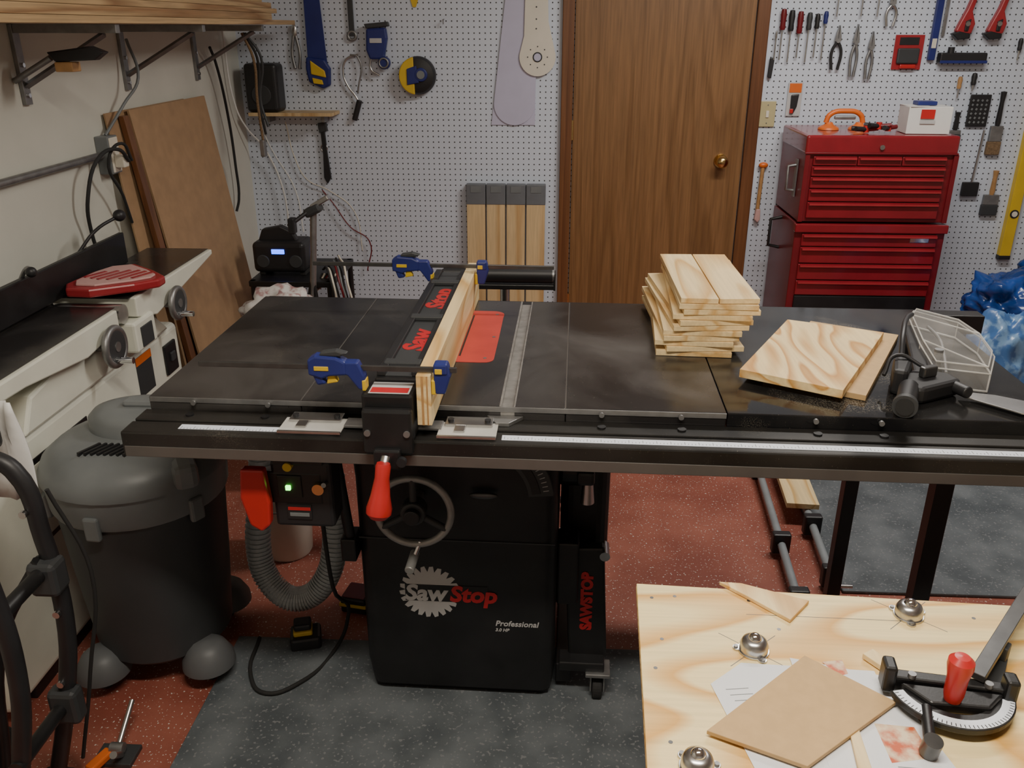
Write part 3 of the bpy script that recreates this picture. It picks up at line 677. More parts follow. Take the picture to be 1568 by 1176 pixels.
# ------------------------------------------------------------------ left wall
for y in (2.46,3.07,3.69):
    g=G('shelf_bracket',(-1.5,y,1.45))
    box(g,'wall_strip',-1.4995,-1.488,y-.016,y+.016,1.335,1.545,'galv',.001)
    box(g,'arm',-1.488,-1.20,y-.012,y+.012,1.522,1.545,'galv',.001)
    cyl(g,'brace',(-1.487,y,1.385),(-1.24,y,1.52),.009,'galv',seg=4)
    for z in (1.36,1.44): cyl(g,'screw',(-1.488,y,z),(-1.482,y,z),.006,'chrome',seg=12)
g=G('lumber_stack',(-1.33,2.8,1.55))
rows=[(-1.47,-1.36,1.2,4.05),(-1.355,-1.27,1.1,3.95),(-1.265,-1.185,1.0,4.12)]
z=1.5465
for L in range(5):
    th=(.019,.025,.019,.022,.03)[L]
    for k,(a,b,c,d) in enumerate(rows):
        box(g,'board',a+random.uniform(0,.006),b-random.uniform(0,.006)-.008*L*(k==2),c,d-random.uniform(0,.25)-.07*L,z,z+th-.001,'pineY',.001)
    z+=th
def leanY(name,y0,y1,ztop,xt,xb,mat,th):
    g=G(name,((xt+xb)/2,(y0+y1)/2,0)); bm=bmesh.new()
    q=[(xb,.002),(xb+th,.002),(xt+th,ztop),(xt,ztop)]
    A=[bm.verts.new((a,y0,b)) for a,b in q]; B=[bm.verts.new((a,y1,b)) for a,b in q]
    bm.faces.new(A); bm.faces.new(B[::-1])
    for i in range(4): bm.faces.new((A[i],A[(i+1)%4],B[(i+1)%4],B[i]))
    fin(g,'sheet',bm,mat,bev=.0005)
leanY('hardboard_sheet',2.86,3.5,1.275,-1.492,-1.38,'mdf',.006)
leanY('hardboard_sheet',2.99,3.665,1.275,-1.475,-1.30,'mdf',.008)
leanY('leaning_board',2.935,2.975,1.26,-1.48,-1.325,'trim',.018)
g=G('electrical_conduit',(-1.48,1.5,1.15))
cyl(g,'pipe',(-1.483,-1.25,1.152),(-1.483,2.79,1.152),.011,'galv')
box(g,'junction_box',-1.4995,-1.455,2.79,2.855,1.09,1.21,'grey',.003)
box(g,'cover_plate',-1.456,-1.452,2.795,2.85,1.095,1.205,'cream',.002)
for y in (.5,2.0): box(g,'strap',-1.4995,-1.47,y-.01,y+.01,1.135,1.17,'galv',.001)
box(g,'plug',-1.452,-1.42,2.805,2.84,1.11,1.15,'cream',.004)
tube(g,'cord_black',[(-1.415,2.83,1.13),(-1.41,2.76,1.175),(-1.43,2.68,1.165),(-1.45,2.60,1.05),(-1.47,2.62,.93),(-1.46,2.63,.84)],.006,'rub')
tube(g,'cord_black_b',[(-1.41,2.84,1.13),(-1.41,2.79,1.19),(-1.43,2.73,1.15),(-1.44,2.80,1.02),(-1.45,2.85,.92)],.005,'rub')
tube(g,'cord_grey',[(-1.48,2.83,1.21),(-1.45,2.93,1.30),(-1.42,3.0,1.38),(-1.46,3.04,1.5)],.005,'grey')
g=G('power_cable',(-1.46,3.9,1.1))
tube(g,'cord',[(-1.44,3.72,1.46),(-1.45,3.79,1.40),(-1.46,3.88,1.2),(-1.47,3.93,.95),(-1.47,3.92,.8),(-1.48,3.90,.75)],.006,'rub')
tube(g,'white_cord',[(-1.48,3.99,1.53),(-1.47,4.02,1.2),(-1.45,4.08,1.1),(-1.40,4.15,1.0),(-1.33,4.17,.75),(-1.36,4.17,.4)],.004,'whtp')
tube(g,'white_cord_b',[(-1.42,4.17,1.12),(-1.38,4.18,1.0),(-1.28,4.18,.8),(-1.25,4.15,.6)],.003,'whtp')
tube(g,'white_cord_c',[(-1.30,4.19,1.12),(-1.27,4.19,.95),(-1.22,4.19,.85),(-1.12,4.19,.80),(-1.0,4.19,.70),(-.97,4.19,.5)],.0025,'cream')
tube(g,'red_cord',[(-1.15,4.19,.80),(-1.10,4.18,.74),(-1.02,4.18,.62),(-.93,4.18,.55),(-.95,4.18,.4)],.003,'redd')
g=G('ratchet_strap',(-1.31,3.72,1.3))
for k in range(3):
    y=3.72+.02*k
    tube(g,'webbing',[(-1.30,y,1.515),(-1.27+.01*k,y+.02,1.42),(-1.275,y+.03,1.25),(-1.265+.008*k,y+.02,1.08+.03*k)],.0055,('brist','rub','greyd')[k])
box(g,'hook',-1.28,-1.26,3.73,3.765,1.02,1.09,'galv',.004)
g=G('wall_hook_clamp',(-1.32,2.44,1.5))
prism(g,'black_jaw',[(-1.38,1.475),(-1.26,1.49),(-1.22,1.475),(-1.25,1.455),(-1.36,1.45)],'Y',2.40,2.435,'blackp',.004)
cyl(g,'stem',(-1.38,2.42,1.46),(-1.495,2.42,1.40),.008,'galv')
box(g,'wood_pad',-1.36,-1.31,2.395,2.44,1.425,1.45,'woodh',.003)

# ------------------------------------------------------------------ jointer
g=G('jointer',(-1.35,2.15,0))
box(g,'cabinet',-1.48,-1.245,1.50,2.63,.04,.645,'wht',.02,seg=4)
box(g,'cabinet_plinth',-1.475,-1.26,1.6,2.6,0.0,.045,'black',.004)
box(g,'access_panel',-1.2455,-1.242,1.72,2.02,.36,.58,'black',.004)
box(g,'access_panel_inner',-1.243,-1.2405,1.735,2.005,.375,.565,'wht',.003)
box(g,'side_label',-1.2455,-1.243,2.32,2.42,.50,.625,'greyd',.001)
box(g,'label_orange',-1.2435,-1.2422,2.32,2.42,.60,.625,'org',.0005)
box(g,'switch_plate',-1.2455,-1.235,2.50,2.58,.50,.60,'black',.004)
box(g,'switch_toggle',-1.236,-1.228,2.525,2.555,.54,.57,'greyd',.003)
prism(g,'base_casting',[(1.75,.645),(2.55,.645),(2.45,.73),(2.30,.755),(1.95,.755),(1.8,.73)],'X',-1.44,-1.235,'wht',.008)
prism(g,'infeed_table',[(1.05,.818),(2.20,.818),(2.20,.765),(2.02,.745),(1.75,.775),(1.05,.795)],'X',-1.43,-1.205,'wht',.004)
prism(g,'outfeed_table',[(2.30,.822),(2.885,.822),(2.885,.805),(2.62,.765),(2.42,.735),(2.30,.765)],'X',-1.43,-1.20,'wht',.004)
box(g,'infeed_top',-1.428,-1.218,1.052,2.215,.8185,.8205,'iron',.0005)
box(g,'outfeed_top',-1.428,-1.213,2.285,2.883,.8225,.8245,'iron',.0005)
cyl(g,'cutterhead',(-1.42,2.25,.79),(-1.215,2.25,.79),.028,'steel')
box(g,'fence',-1.415,-1.398,1.35,2.68,.826,.925,'black',.003)
box(g,'fence_bracket',-1.48,-1.41,2.05,2.25,.80,.90,'black',.008)
tube(g,'fence_lever',[(-1.43,2.15,.91),(-1.38,2.12,.955),(-1.36,2.10,.95)],.006,'galv')
sph(g,'fence_lever_knob',(-1.36,2.10,.95),.014,'blackp')
tube(g,'fence_lever',[(-1.43,1.95,.91),(-1.40,1.90,.95),(-1.37,1.86,.94)],.005,'blackp')
tube(g,'fence_lever',[(-1.43,2.45,.91),(-1.39,2.50,.97),(-1.35,2.58,1.0)],.005,'blackp')
sph(g,'fence_lever_knob',(-1.35,2.58,1.0),(.018,.022,.018),'blackp')
for yy,rr,xx in ((2.12,.05,-1.185),(2.52,.045,-1.18)):
    cyl(g,'wheel_shaft',(-1.25,yy,.74),(xx+.01,yy,.74),.014,'galv')
    torus(g,'handwheel',(xx,yy,.74),rr,.010,'X','galv')
    cyl(g,'wheel_hub',(xx-.007,yy,.74),(xx+.008,yy,.74),rr-.004,'greyd',bev=.003)
    cyl(g,'wheel_knob',(xx+.005,yy-.01,.74-rr*.7),(xx+.05,yy-.01,.74-rr*.7),.009,'chrome')
box(g,'lock_housing',-1.245,-1.19,2.25,2.38,.67,.76,'wht',.008)
box(g,'lock_plate',-1.191,-1.186,2.28,2.35,.68,.74,'greyd',.002)
ga=[(-1.395,2.30),(-1.37,2.25),(-1.30,2.245),(-1.20,2.31),(-1.15,2.36),(-1.15,2.40),(-1.21,2.46),(-1.30,2.53),(-1.36,2.50),(-1.385,2.42)]
prism(g,'cutter_guard',ga,'Z',.836,.862,'redt',.006)
prism(g,'cutter_guard_top',[(p[0]*.80+(-1.28)*.20,p[1]*.80+2.38*.20) for p in ga],'Z',.862,.868,'pink',.002)
for k in range(6):
    cx_=-1.345+k*.028; L=.062-abs(k-2.5)*.010
    box(g,'guard_stripe',cx_-.006,cx_+.006,2.375-L,2.375+L,.8685,.8705,'redt',.001,rz=R(-25))

# ------------------------------------------------------------------ shop vacuum
cx_,cy_=-1.005,1.80
g=G('shop_vacuum',(cx_,cy_,0))
lathe(g,'tank',[(0,.075),(.15,.075),(.165,.09),(.182,.30),(.195,.50),(0,.50)],(cx_,cy_,0),'greyd')
lathe(g,'lid',[(0,.49),(.200,.49),(.204,.50),(.208,.565),(.214,.568),(.214,.585),(.202,.61),(.175,.632),(.13,.645),(0,.648)],(cx_,cy_,0),'grey')
lathe(g,'motor_dome',[(0,.63),(.115,.63),(.113,.675),(.10,.69),(.07,.698),(0,.70)],(cx_+.01,cy_+.04,0),'grey',sx=1.1,sy=.8)
box(g,'handle_bar',-1.03,-.95,cy_+.02,cy_+.06,.695,.715,'grey',.009)
for k in range(8): box(g,'vent',-1.06+k*.015,-1.053+k*.015,cy_-.13,cy_-.07,.636,.651,'black',.001,rz=R(-25))
box(g,'inlet_block',-.865,-.81,cy_-.15,cy_-.07,.57,.63,'grey',.015,rz=R(30))
for a in (-150,-95,-30,90):
    c=(cx_+.206*math.cos(R(a)),cy_+.206*math.sin(R(a)))
    box(g,'latch',c[0]-.018,c[0]+.018,c[1]-.008,c[1]+.008,.47,.53,'grey',.006,rz=R(a+90))
for a in (-125,-35,55,145):
    c=(cx_+.18*math.cos(R(a)),cy_+.18*math.sin(R(a)))
    lathe(g,'caster_foot',[(0,.05),(.065,.05),(.063,.07),(.047,.10),(.03,.115),(0,.118)],(c[0],c[1],0),'foot')
    cyl(g,'caster_wheel',(c[0]-.012,c[1],.026),(c[0]+.012,c[1],.026),.025,'rub',bev=.004)
    cyl(g,'caster_stem',(c[0],c[1],.03),(c[0],c[1],.06),.008,'galv')
g=G('dust_hose',(-.70,1.95,.1))
hp=[(-.775,2.0,.54),(-.775,1.99,.42),(-.80,1.97,.25),(-.785,1.95,.14),(-.72,1.93,.08),(-.65,1.94,.09),(-.60,1.96,.17),(-.585,1.98,.30),(-.585,1.99,.45)]
tube(g,'hose_core',hp,.031,'hose',res=12)
def crpts(P,n):
    out=[]
    for i in range(len(P)-1):
        p0=Vector(P[max(i-1,0)]);p1=Vector(P[i]);p2=Vector(P[i+1]);p3=Vector(P[min(i+2,len(P)-1)])
        for k in range(n):
            t=k/n; out.append(.5*((2*p1)+(p2-p0)*t+(2*p0-5*p1+4*p2-p3)*t*t+(3*p1-p0-3*p2+p3)*t**3))
    return out
pp_=crpts(hp,10); bm=bmesh.new()
for i in range(1,len(pp_)-1):
    d=(pp_[i+1]-pp_[i-1]); m=Matrix.Translation(pp_[i])@d.to_track_quat('Z','Y').to_matrix().to_4x4()
    bmesh.ops.create_cone(bm,cap_ends=True,segments=20,radius1=.0345,radius2=.0345,depth=.005,matrix=m)
fin(g,'hose_ribs',bm,'hose')
g=G('plastic_bucket',(-.83,2.28,0))
lathe(g,'pail',[(0,.001),(.07,.001),(.075,.01),(.09,.26),(.096,.262),(.096,.272),(.088,.272),(.07,.02),(0,.02)],(-.83,2.28,0),'cream')
tube(g,'bail',[(-.925,2.28,.26),(-.90,2.20,.22),(-.83,2.17,.20),(-.76,2.20,.22),(-.735,2.28,.26)],.003,'galv')
g=G('battery_charger',(-.63,1.92,0))
box(g,'base',-.69,-.61,1.80,1.87,.0,.045,'blackp',.008,rz=R(15)); box(g,'battery',-.68,-.63,1.81,1.855,.045,.06,'yel',.004,rz=R(15)); box(g,'battery_top',-.678,-.632,1.812,1.853,.06,.08,'blackp',.006,rz=R(15))
box(g,'second_pack',-.585,-.51,1.97,2.05,.0,.05,'blackp',.006,rz=R(-10)); box(g,'second_band',-.587,-.508,1.968,2.052,.022,.032,'yel',.001,rz=R(-10))
box(g,'label',-.58,-.515,1.975,2.045,.05,.0515,'redd',.001,rz=R(-10))

g=G('miter_saw_stand',(-1.0,1.25,0))
for dy in (0,-.16):
    tube(g,'frame_leg',[(-1.02,1.32+dy,.83),(-.97,1.32+dy,.80),(-.945,1.32+dy,.66),(-.94,1.32+dy,.48),(-.985,1.33+dy,.27),(-1.06,1.34+dy,.03)],.017,'blackp')
    box(g,'foot',-1.10,-1.03,1.31+dy,1.37+dy,0,.035,'rub',.008)
cyl(g,'cross_bar',(-.945,1.33,.60),(-.945,1.15,.60),.014,'black'); cyl(g,'cross_bar',(-.985,1.33,.26),(-.985,1.15,.26),.014,'black')
box(g,'top_rail',-1.10,-1.0,1.12,1.36,.83,.87,'black',.01)
cyl(g,'wheel',(-1.15,1.25,.11),(-1.12,1.25,.11),.108,'rub',bev=.01); cyl(g,'hub',(-1.125,1.25,.11),(-1.115,1.25,.11),.05,'galv')
box(g,'bracket',-.97,-.915,1.28,1.33,.55,.62,'greyd',.01)
box(g,'lower_bracket',-1.01,-.95,1.30,1.34,.22,.30,'greyd',.01)
tube(g,'strut',[(-.95,1.30,.62),(-1.05,1.28,.45),(-1.10,1.26,.15)],.012,'black')
tube(g,'cable',[(-.93,1.34,.75),(-.90,1.37,.55),(-.95,1.37,.3),(-1.02,1.38,.05)],.004,'rub')
for p in ((-.957,1.303,.72),(-.94,1.303,.50),(-.975,1.313,.32)): cyl(g,'bolt',p,(p[0],p[1]-.008,p[2]),.007,'steel')
bm=bmesh.new(); rows=[]
for i in range(10):
    t=i/9; rows.append([bm.verts.new((-1.06+.085*j/6+.008*math.sin(j*1.9+t*3),1.375+.006*math.sin(j*2+t*5),.91-.20*t)) for j in range(7)])
for a,b in zip(rows[:-1],rows[1:]):
    for j in range(6): bm.faces.new((a[j],a[j+1],b[j+1],b[j]))
o=fin(g,'draped_towel',bm,'whtp',smooth=True); md=o.modifiers.new('s','SOLIDIFY'); md.thickness=.004
g=G('toggle_clamp',(-.97,1.46,0))
box(g,'base',-1.02,-.93,1.40,1.46,0,.012,'greyd',.002); box(g,'orange_grip',-1.01,-.985,1.37,1.43,.013,.03,'org',.004,rz=R(-20))
cyl(g,'arm',(-.975,1.44,.02),(-.975,1.53,.075),.006,'steel'); cyl(g,'handle',(-.96,1.42,.02),(-.95,1.38,.06),.008,'steel'); cyl(g,'pivot',(-.985,1.43,.03),(-.955,1.43,.03),.012,'galv')

for n_,(xa,ya,xb,yb) in enumerate(((.757,2.85,.700,2.02),(.885,2.95,.826,2.14))):
    g=G('pipe_clamp',((xa+xb)/2,(ya+yb)/2,.05))
    cyl(g,'pipe',(xa,ya,.045),(xb,yb,.045),.0125,'pipe')
    for t,h in ((.62,.08),(.97,.08)):
        x=xa+(xb-xa)*t; y=ya+(yb-ya)*t
        box(g,'jaw',x-.028,x+.028,y-.015,y+.015,.0108,h,'blackp',.005)
    cyl(g,'screw',(xb,yb,.075),(xb-.005,yb-.07,.075),.006,'steel'); cyl(g,'crank',(xb-.03,yb-.07,.075),(xb+.03,yb-.07,.075),.005,'steel')
    box(g,'rear_foot',xa-.02,xa+.02,ya-.03,ya-.01,.0108 if n_ else .0005,.06,'blackp',.004)
g=G('glued_board',(.86,2.68,.06))
box(g,'board',.795,.90,2.52,2.88,.0595,.078,'plyY',.001,rz=R(-4))

for k in range(4):
    xa=-.438+k*.0968; g=G('capped_post',(xa+.046,4.15,0))
    prism(g,'wood',[(4.125,.002),(4.163,.002),(4.200,.745),(4.162,.745)],'X',xa,xa+.089,'pineZ',.002)
    prism(g,'cap',[(4.160,.742),(4.202,.742),(4.206,.838),(4.164,.838)],'X',xa-.002,xa+.091,'greyc',.003)
    prism(g,'cap_label',[(4.1605,.80),(4.162,.80),(4.163,.83),(4.1615,.83)],'X',xa+.02,xa+.07,'grey',.0)

# ------------------------------------------------------------------ back left corner
g=G('utility_cart',(-1.1,3.62,0))
for z in (.12,.53): box(g,'shelf',-1.285,-.93,3.42,3.82,z,z+.025,'black',.004)
for x in (-1.27,-.945):
    for y in (3.435,3.805): cyl(g,'post',(x,y,0),(x,y,.555),.012,'black')
for k in range(7):
    tube(g,'draped_cable',[(-1.0+.012*k,3.55,.575+.01*k),(-.94+.012*k,3.41,.60-.015*(k%3)),(-.925+.006*k,3.40,.45-.02*k),(-.97,3.40,.34+.02*k),(-1.02,3.40,.46),(-.99+.01*k,3.50,.57)],.0045,('rub','cream','rub','redd','grey','blackp','cream')[k])
g=G('jobsite_radio',(-1.16,3.58,.555))
box(g,'body',-1.285,-1.06,3.50,3.65,.57,.70,'blackp',.02,seg=4)
box(g,'blue_display',-1.20,-1.145,3.496,3.501,.652,.672,'bled',.002)
for x in (-1.24,-1.10): cyl(g,'speaker',(x,3.502,.62),(x,3.495,.62),.028,'greyd',bev=.004)
prism(g,'top_handle',[(-1.27,.695),(-1.25,.745),(-1.17,.76),(-1.12,.735),(-1.10,.695)],'Y',3.55,3.59,'blackp',.006)
for x in (-1.255,-1.08): box(g,'foot',x-.012,x+.012,3.52,3.63,.5555,.575,'rub',.002)
g=G('camera_tripod',(-.97,3.3,0))
cyl(g,'column',(-1.0,3.29,.28),(-.95,3.31,.88),.013,'galv')
for dx,dy in ((-.13,-.05),(.08,-.05),(0,.05)): cyl(g,'leg',(-.975,3.30,.60),(-.99+dx,3.31+dy,.005),.010,'black')
box(g,'head',-.985,-.915,3.28,3.34,.86,.895,'greyd',.01,ry=R(-25))
box(g,'clamp_plate',-.96,-.88,3.29,3.33,.90,.92,'steel',.004,ry=R(-30))
cyl(g,'pan_handle',(-.96,3.30,.88),(-1.03,3.23,.83),.008,'blackp')
box(g,'phone_clamp',-1.03,-1.005,3.22,3.26,.80,.86,'blackp',.004)
g=G('trash_can',(-.92,2.78,0))
lathe(g,'can',[(0,.001),(.12,.001),(.15,.60),(.155,.605),(.155,.615),(.143,.615),(.12,.02),(0,.02)],(-.92,2.78,0),'greyd')
blob(g,'crumpled_rag',(-.92,2.78,.63),(.14,.12,.09),'cloth',.35,6,4,seed=4,ridge=True)

# ------------------------------------------------------------------ pegboard tools
W=4.209
def onwall(name,x,z): return G(name,(x,W,z))
g=onwall('wall_shelf',-1.24,1.165)
box(g,'board',-1.43,-1.04,4.06,W,1.157,1.172,'pineZ',.001)
for x in (-1.36,-1.1): box(g,'bracket',x-.008,x+.008,4.12,W,1.125,1.157,'galv',.001)
g=onwall('bookshelf_speaker',-1.36,1.28)
box(g,'cabinet',-1.437,-1.285,4.07,4.19,1.173,1.385,'blackp',.018,seg=4)
box(g,'grille',-1.425,-1.297,4.064,4.072,1.185,1.373,'rub',.004)
cyl(g,'driver',(-1.36,4.066,1.25),(-1.36,4.06,1.25),.045,'greyd',bev=.003); cyl(g,'tweeter',(-1.36,4.066,1.34),(-1.36,4.061,1.34),.018,'greyd')
g=onwall('hand_saw',-1.12,1.45)
prism(g,'blade',[(-1.16,1.86),(-1.10,1.86),(-1.075,1.38),(-1.165,1.40)],'Y',4.185,4.189,'blue',.001)
prism(g,'handle',[(-1.17,1.41),(-1.085,1.40),(-1.06,1.36),(-1.065,1.285),(-1.10,1.27),(-1.165,1.30),(-1.175,1.36)],'Y',4.168,4.195,'blue',.008)
prism(g,'handle_grip',[(-1.15,1.395),(-1.085,1.35),(-1.08,1.32),(-1.15,1.335)],'Y',4.162,4.17,'yel',.005)
prism(g,'handle_hole',[(-1.145,1.32),(-1.10,1.31),(-1.095,1.29),(-1.14,1.295)],'Y',4.158,4.168,'yel',.002)
cyl(g,'peg',(-1.12,4.19,1.37),(-1.12,W,1.37),.003,'galv')
g=onwall('locking_pliers',-1.22,1.42)
for s in (-1,1): tube(g,'grip',[(-1.22+s*.006,4.195,1.50),(-1.22+s*.018,4.195,1.42),(-1.22+s*.010,4.195,1.36)],.007,'galv')
sph(g,'jaw',(-1.22,4.195,1.52),(.014,.008,.03),'steel')
g=onwall('adjustable_wrench',-.95,1.62)
box(g,'shank',-.965,-.94,4.19,4.198,1.50,1.72,'greyd',.003); torus(g,'jaw',(-.953,4.195,1.50),.018,.007,'Y','galv')
g=onwall('caulking_gun',-.95,1.28)
tube(g,'frame',[(-.93,4.19,1.42),(-.985,4.19,1.40),(-1.005,4.19,1.34),(-.985,4.19,1.28),(-.955,4.19,1.24),(-.935,4.19,1.20)],.005,'steel')
tube(g,'rod',[(-.965,4.18,1.42),(-.93,4.18,1.41),(-.94,4.18,1.25)],.004,'galv')
cyl(g,'handle',(-.935,4.185,1.22),(-.965,4.185,1.13),.013,'blackp',bev=.003)
g=onwall('pistol_grip_clamp',-.83,1.45)
prism(g,'body',[(-.88,1.53),(-.79,1.535),(-.785,1.49),(-.80,1.42),(-.80,1.40),(-.87,1.40),(-.885,1.44)],'Y',4.155,4.19,'blue',.008)
prism(g,'upper_jaw',[(-.89,1.55),(-.78,1.56),(-.775,1.54),(-.88,1.53)],'Y',4.16,4.19,'greyd',.004)
cyl(g,'roller_wheel',(-.805,4.15,1.385),(-.805,4.18,1.385),.028,'blue',bev=.004); torus(g,'wheel_rim',(-.805,4.148,1.385),.02,.004,'Y','galv')
tube(g,'rod',[(-.86,4.17,1.42),(-.87,4.17,1.36),(-.83,4.17,1.33)],.005,'steel')
box(g,'label',-.865,-.81,4.152,4.156,1.47,1.49,'logog',.001)
box(g,'wall_hook',-.84,-.82,4.19,W,1.48,1.50,'galv',.001)
g=onwall('cable_reel',-.65,1.328)
lathe(g,'case',[(0,.0),(.078,0),(.084,.01),(.084,.035),(.075,.048),(.05,.055),(0,.057)],(-.655,4.207,1.33),'blackp','Y')
prism(g,'yellow_face',arc(-.655,1.33,.083,100,262,14),'Y',4.145,4.156,'yel',.004)
prism(g,'blue_stripe',[(-.70,1.36),(-.655,1.375),(-.645,1.30),(-.70,1.29)],'Y',4.139,4.146,'blue',.004)
cyl(g,'hub',(-.635,4.15,1.335),(-.635,4.138,1.335),.03,'blue',bev=.004); cyl(g,'hub_cap',(-.635,4.139,1.335),(-.635,4.134,1.335),.018,'grey')
g=onwall('plastic_template',-.21,1.35)
pts=[(-.225,1.86),(-.10,1.86),(-.112,1.21)]+arc(-.209,1.205,.096,0,-180,18)+[(-.300,1.25)]
prism(g,'panel',pts,'Y',4.199,4.203,'lav',.0005)
prism(g,'backing_sheet',[(-.318,1.11),(-.112,1.11),(-.112,1.7),(-.245,1.7)],'Y',4.2045,4.207,'lav',0)
g=onwall('router_circle_jig',-.1,1.5)
pts=[(-.155,1.86),(-.065,1.86),(-.055,1.56),(-.028,1.45)]+arc(-.103,1.41,.083,20,-200,22)+[(-.165,1.50)]
prism(g,'plate',pts,'Y',4.190,4.196,'cream',.0008)
torus(g,'center_bore',(-.103,4.189,1.41),.019,.003,'Y','greyd'); cyl(g,'bore_face',(-.103,4.1899,1.41),(-.103,4.188,1.41),.017,'lav')
for k in range(8):
    a=k*45; cyl(g,'hole',(-.103+.045*math.cos(R(a)),4.1902,1.41+.045*math.sin(R(a))),(-.103+.045*math.cos(R(a)),4.189,1.41+.045*math.sin(R(a))),.003,'greyd',seg=10)
for z in (1.53,1.57,1.62): cyl(g,'hole',(-.11,4.1902,z),(-.11,4.189,z),.0035,'greyd',seg=10)
g=onwall('pipe_wrench',-1.125,.98)
prism(g,'handle',[(-1.135,1.10),(-1.115,1.10),(-1.11,.98),(-1.10,.86),(-1.12,.83),(-1.135,.86),(-1.13,.97)],'Y',4.185,4.2,'blackp',.003)
prism(g,'jaw',[(-1.145,1.115),(-1.105,1.12),(-1.10,1.08),(-1.14,1.07)],'Y',4.182,4.203,'greyd',.003)
torus(g,'ring',(-1.125,4.195,1.0),.015,.004,'Y','steel')
g=onwall('paper_note',-.66,1.66); prism(g,'sheet',[(-.70,1.72),(-.62,1.72),(-.655,1.62),(-.67,1.62)],'Y',4.205,4.208,'yel',0)
g=onwall('peg_hook',-.53,1.55); tube(g,'hook',[(-.53,W,1.57),(-.53,4.19,1.565),(-.53,4.18,1.55),(-.53,4.175,1.57)],.002,'galv')

g=onwall('light_switch',.956,1.165)
box(g,'plate',.926,.999,4.2,W,1.108,1.222,'tan',.003); box(g,'rocker',.955,.969,4.195,4.2,1.15,1.18,'cream',.002)
for z in (1.125,1.205): cyl(g,'screw',(.962,4.2,z),(.962,4.1985,z),.003,'galv',seg=10)
g=onwall('blister_pack',1.08,1.235)
box(g,'card',1.045,1.11,4.2,4.203,1.157,1.305,'logog',.001); box(g,'card_art',1.05,1.105,4.198,4.2,1.26,1.30,'org',.001)
prism(g,'tool_inside',[(1.06,1.25),(1.095,1.255),(1.09,1.20),(1.075,1.165),(1.062,1.18)],'Y',4.188,4.2,'blackp',.004); box(g,'red_tip',1.06,1.075,4.187,4.198,1.17,1.19,'redp',.002)
def brush(name,x,z0,z1,w,hm='woodh',bm_='brist',bl=.055):
    g=onwall(name,x,(z0+z1)/2)
    lathe(g,'handle',[(0,0),(.008,.0),(.012,.02),(.009,(z1-z0)*.4),(.013,(z1-z0)*.55),(0,(z1-z0)*.56)],(x,4.193,z0+(z1-z0)*.44),hm)
    box(g,'ferrule',x-w/2,x+w/2,4.184,4.202,z0+bl,z0+(z1-z0)*.46,'galv',.002)
    box(g,'bristles',x-w/2-.003,x+w/2+.003,4.182,4.204,z0,z0+bl,bm_,.004)
g=onwall('rubber_mallet',.965,.8)
cyl(g,'handle',(.967,4.19,.93),(.962,4.19,.72),.009,'woodh'); sph(g,'pommel',(.968,4.19,.935),(.022,.014,.014),'org'); prism(g,'head',[(.955,.73),(.975,.73),(.978,.68),(.967,.665),(.95,.68)],'Y',4.178,4.202,'pink',.004)
def driver(x,z1,z0,hm,hl=.085,r=.011,name='screwdriver'):
    g=onwall(name,x,(z0+z1)/2)
    lathe(g,'handle',[(0,0),(r*.8,0),(r,.01),(r*.85,hl*.35),(r*1.05,hl*.7),(r*.8,hl),(0,hl+.003)],(x,4.19,z1-hl),hm)
    cyl(g,'shaft',(x,4.19,z1-hl),(x,4.19,z0),.0035,'steel',seg=10); cyl(g,'peg_hook',(x,4.19,z1-hl-.004),(x,W,z1-hl-.004),.002,'galv',seg=8)
driver(.985,1.61,1.40,'redd',.085,.013); driver(1.022,1.605,1.39,'blackp',.085,.013); driver(1.06,1.60,1.41,'redd',.09,.013); driver(1.10,1.595,1.39,'greyd',.07,.012); driver(1.135,1.59,1.41,'blackp',.06,.011); driver(1.17,1.60,1.40,'blue',.05,.010)
driver(.962,1.52,1.40,'steel',.03,.005); 
g=onwall('utility_knife',.955,1.38); prism(g,'body',[(.946,1.41),(.967,1.41),(.96,1.32),(.942,1.325)],'Y',4.188,4.203,'blackp',.004)
def pliers(x,z1,z0,hm,name='pliers',w=.02):
    g=onwall(name,x,(z0+z1)/2); zm=z1-(z1-z0)*.35
    for s in (-1,1):
        tube(g,'grip',[(x,4.19,zm),(x+s*w,4.19,zm-(zm-z0)*.35),(x+s*w*.7,4.19,z0)],.0065,hm)
        prism(g,'jaw',[(x,zm-.008),(x+s*.014,zm),(x+s*.012,zm+.02),(x+s*.002,z1)],'Y',4.183,4.197,'galv',.001)
    cyl(g,'pivot',(x,4.18,zm),(x,4.20,zm),.009,'galv'); cyl(g,'peg_hook',(x,4.19,zm),(x,W,zm),.002,'galv',seg=8)
pliers(1.235,1.545,1.36,'rub'); pliers(1.315,1.55,1.33,'galv','tin_snips',.012); pliers(1.385,1.52,1.32,'galv','needle_nose_pliers',.012); pliers(1.45,1.68,1.54,'steel','side_cutters',.02)
for x in (1.32,1.39,1.215): driver(x,1.72,1.58,'blackp',.06,.012)
g=onwall('blister_pack',1.553,1.43)
box(g,'card',1.49,1.617,4.2,4.204,1.36,1.505,'redt',.001); box(g,'window',1.505,1.60,4.185,4.2,1.385,1.45,'greyd',.006); box(g,'label',1.51,1.595,4.198,4.2,1.463,1.495,'blackp',.001); box(g,'red_body',1.52,1.59,4.18,4.19,1.365,1.382,'redp',.004)
g=onwall('torpedo_level',1.655,1.55)
box(g,'body',1.64,1.67,4.185,4.205,1.40,1.80,'blue',.003); box(g,'vial',1.645,1.665,4.183,4.186,1.45,1.49,'cream',.001)
g=onwall('file',1.69,1.6); box(g,'blade',1.683,1.697,4.195,4.2,1.50,1.68,'galv',.001)
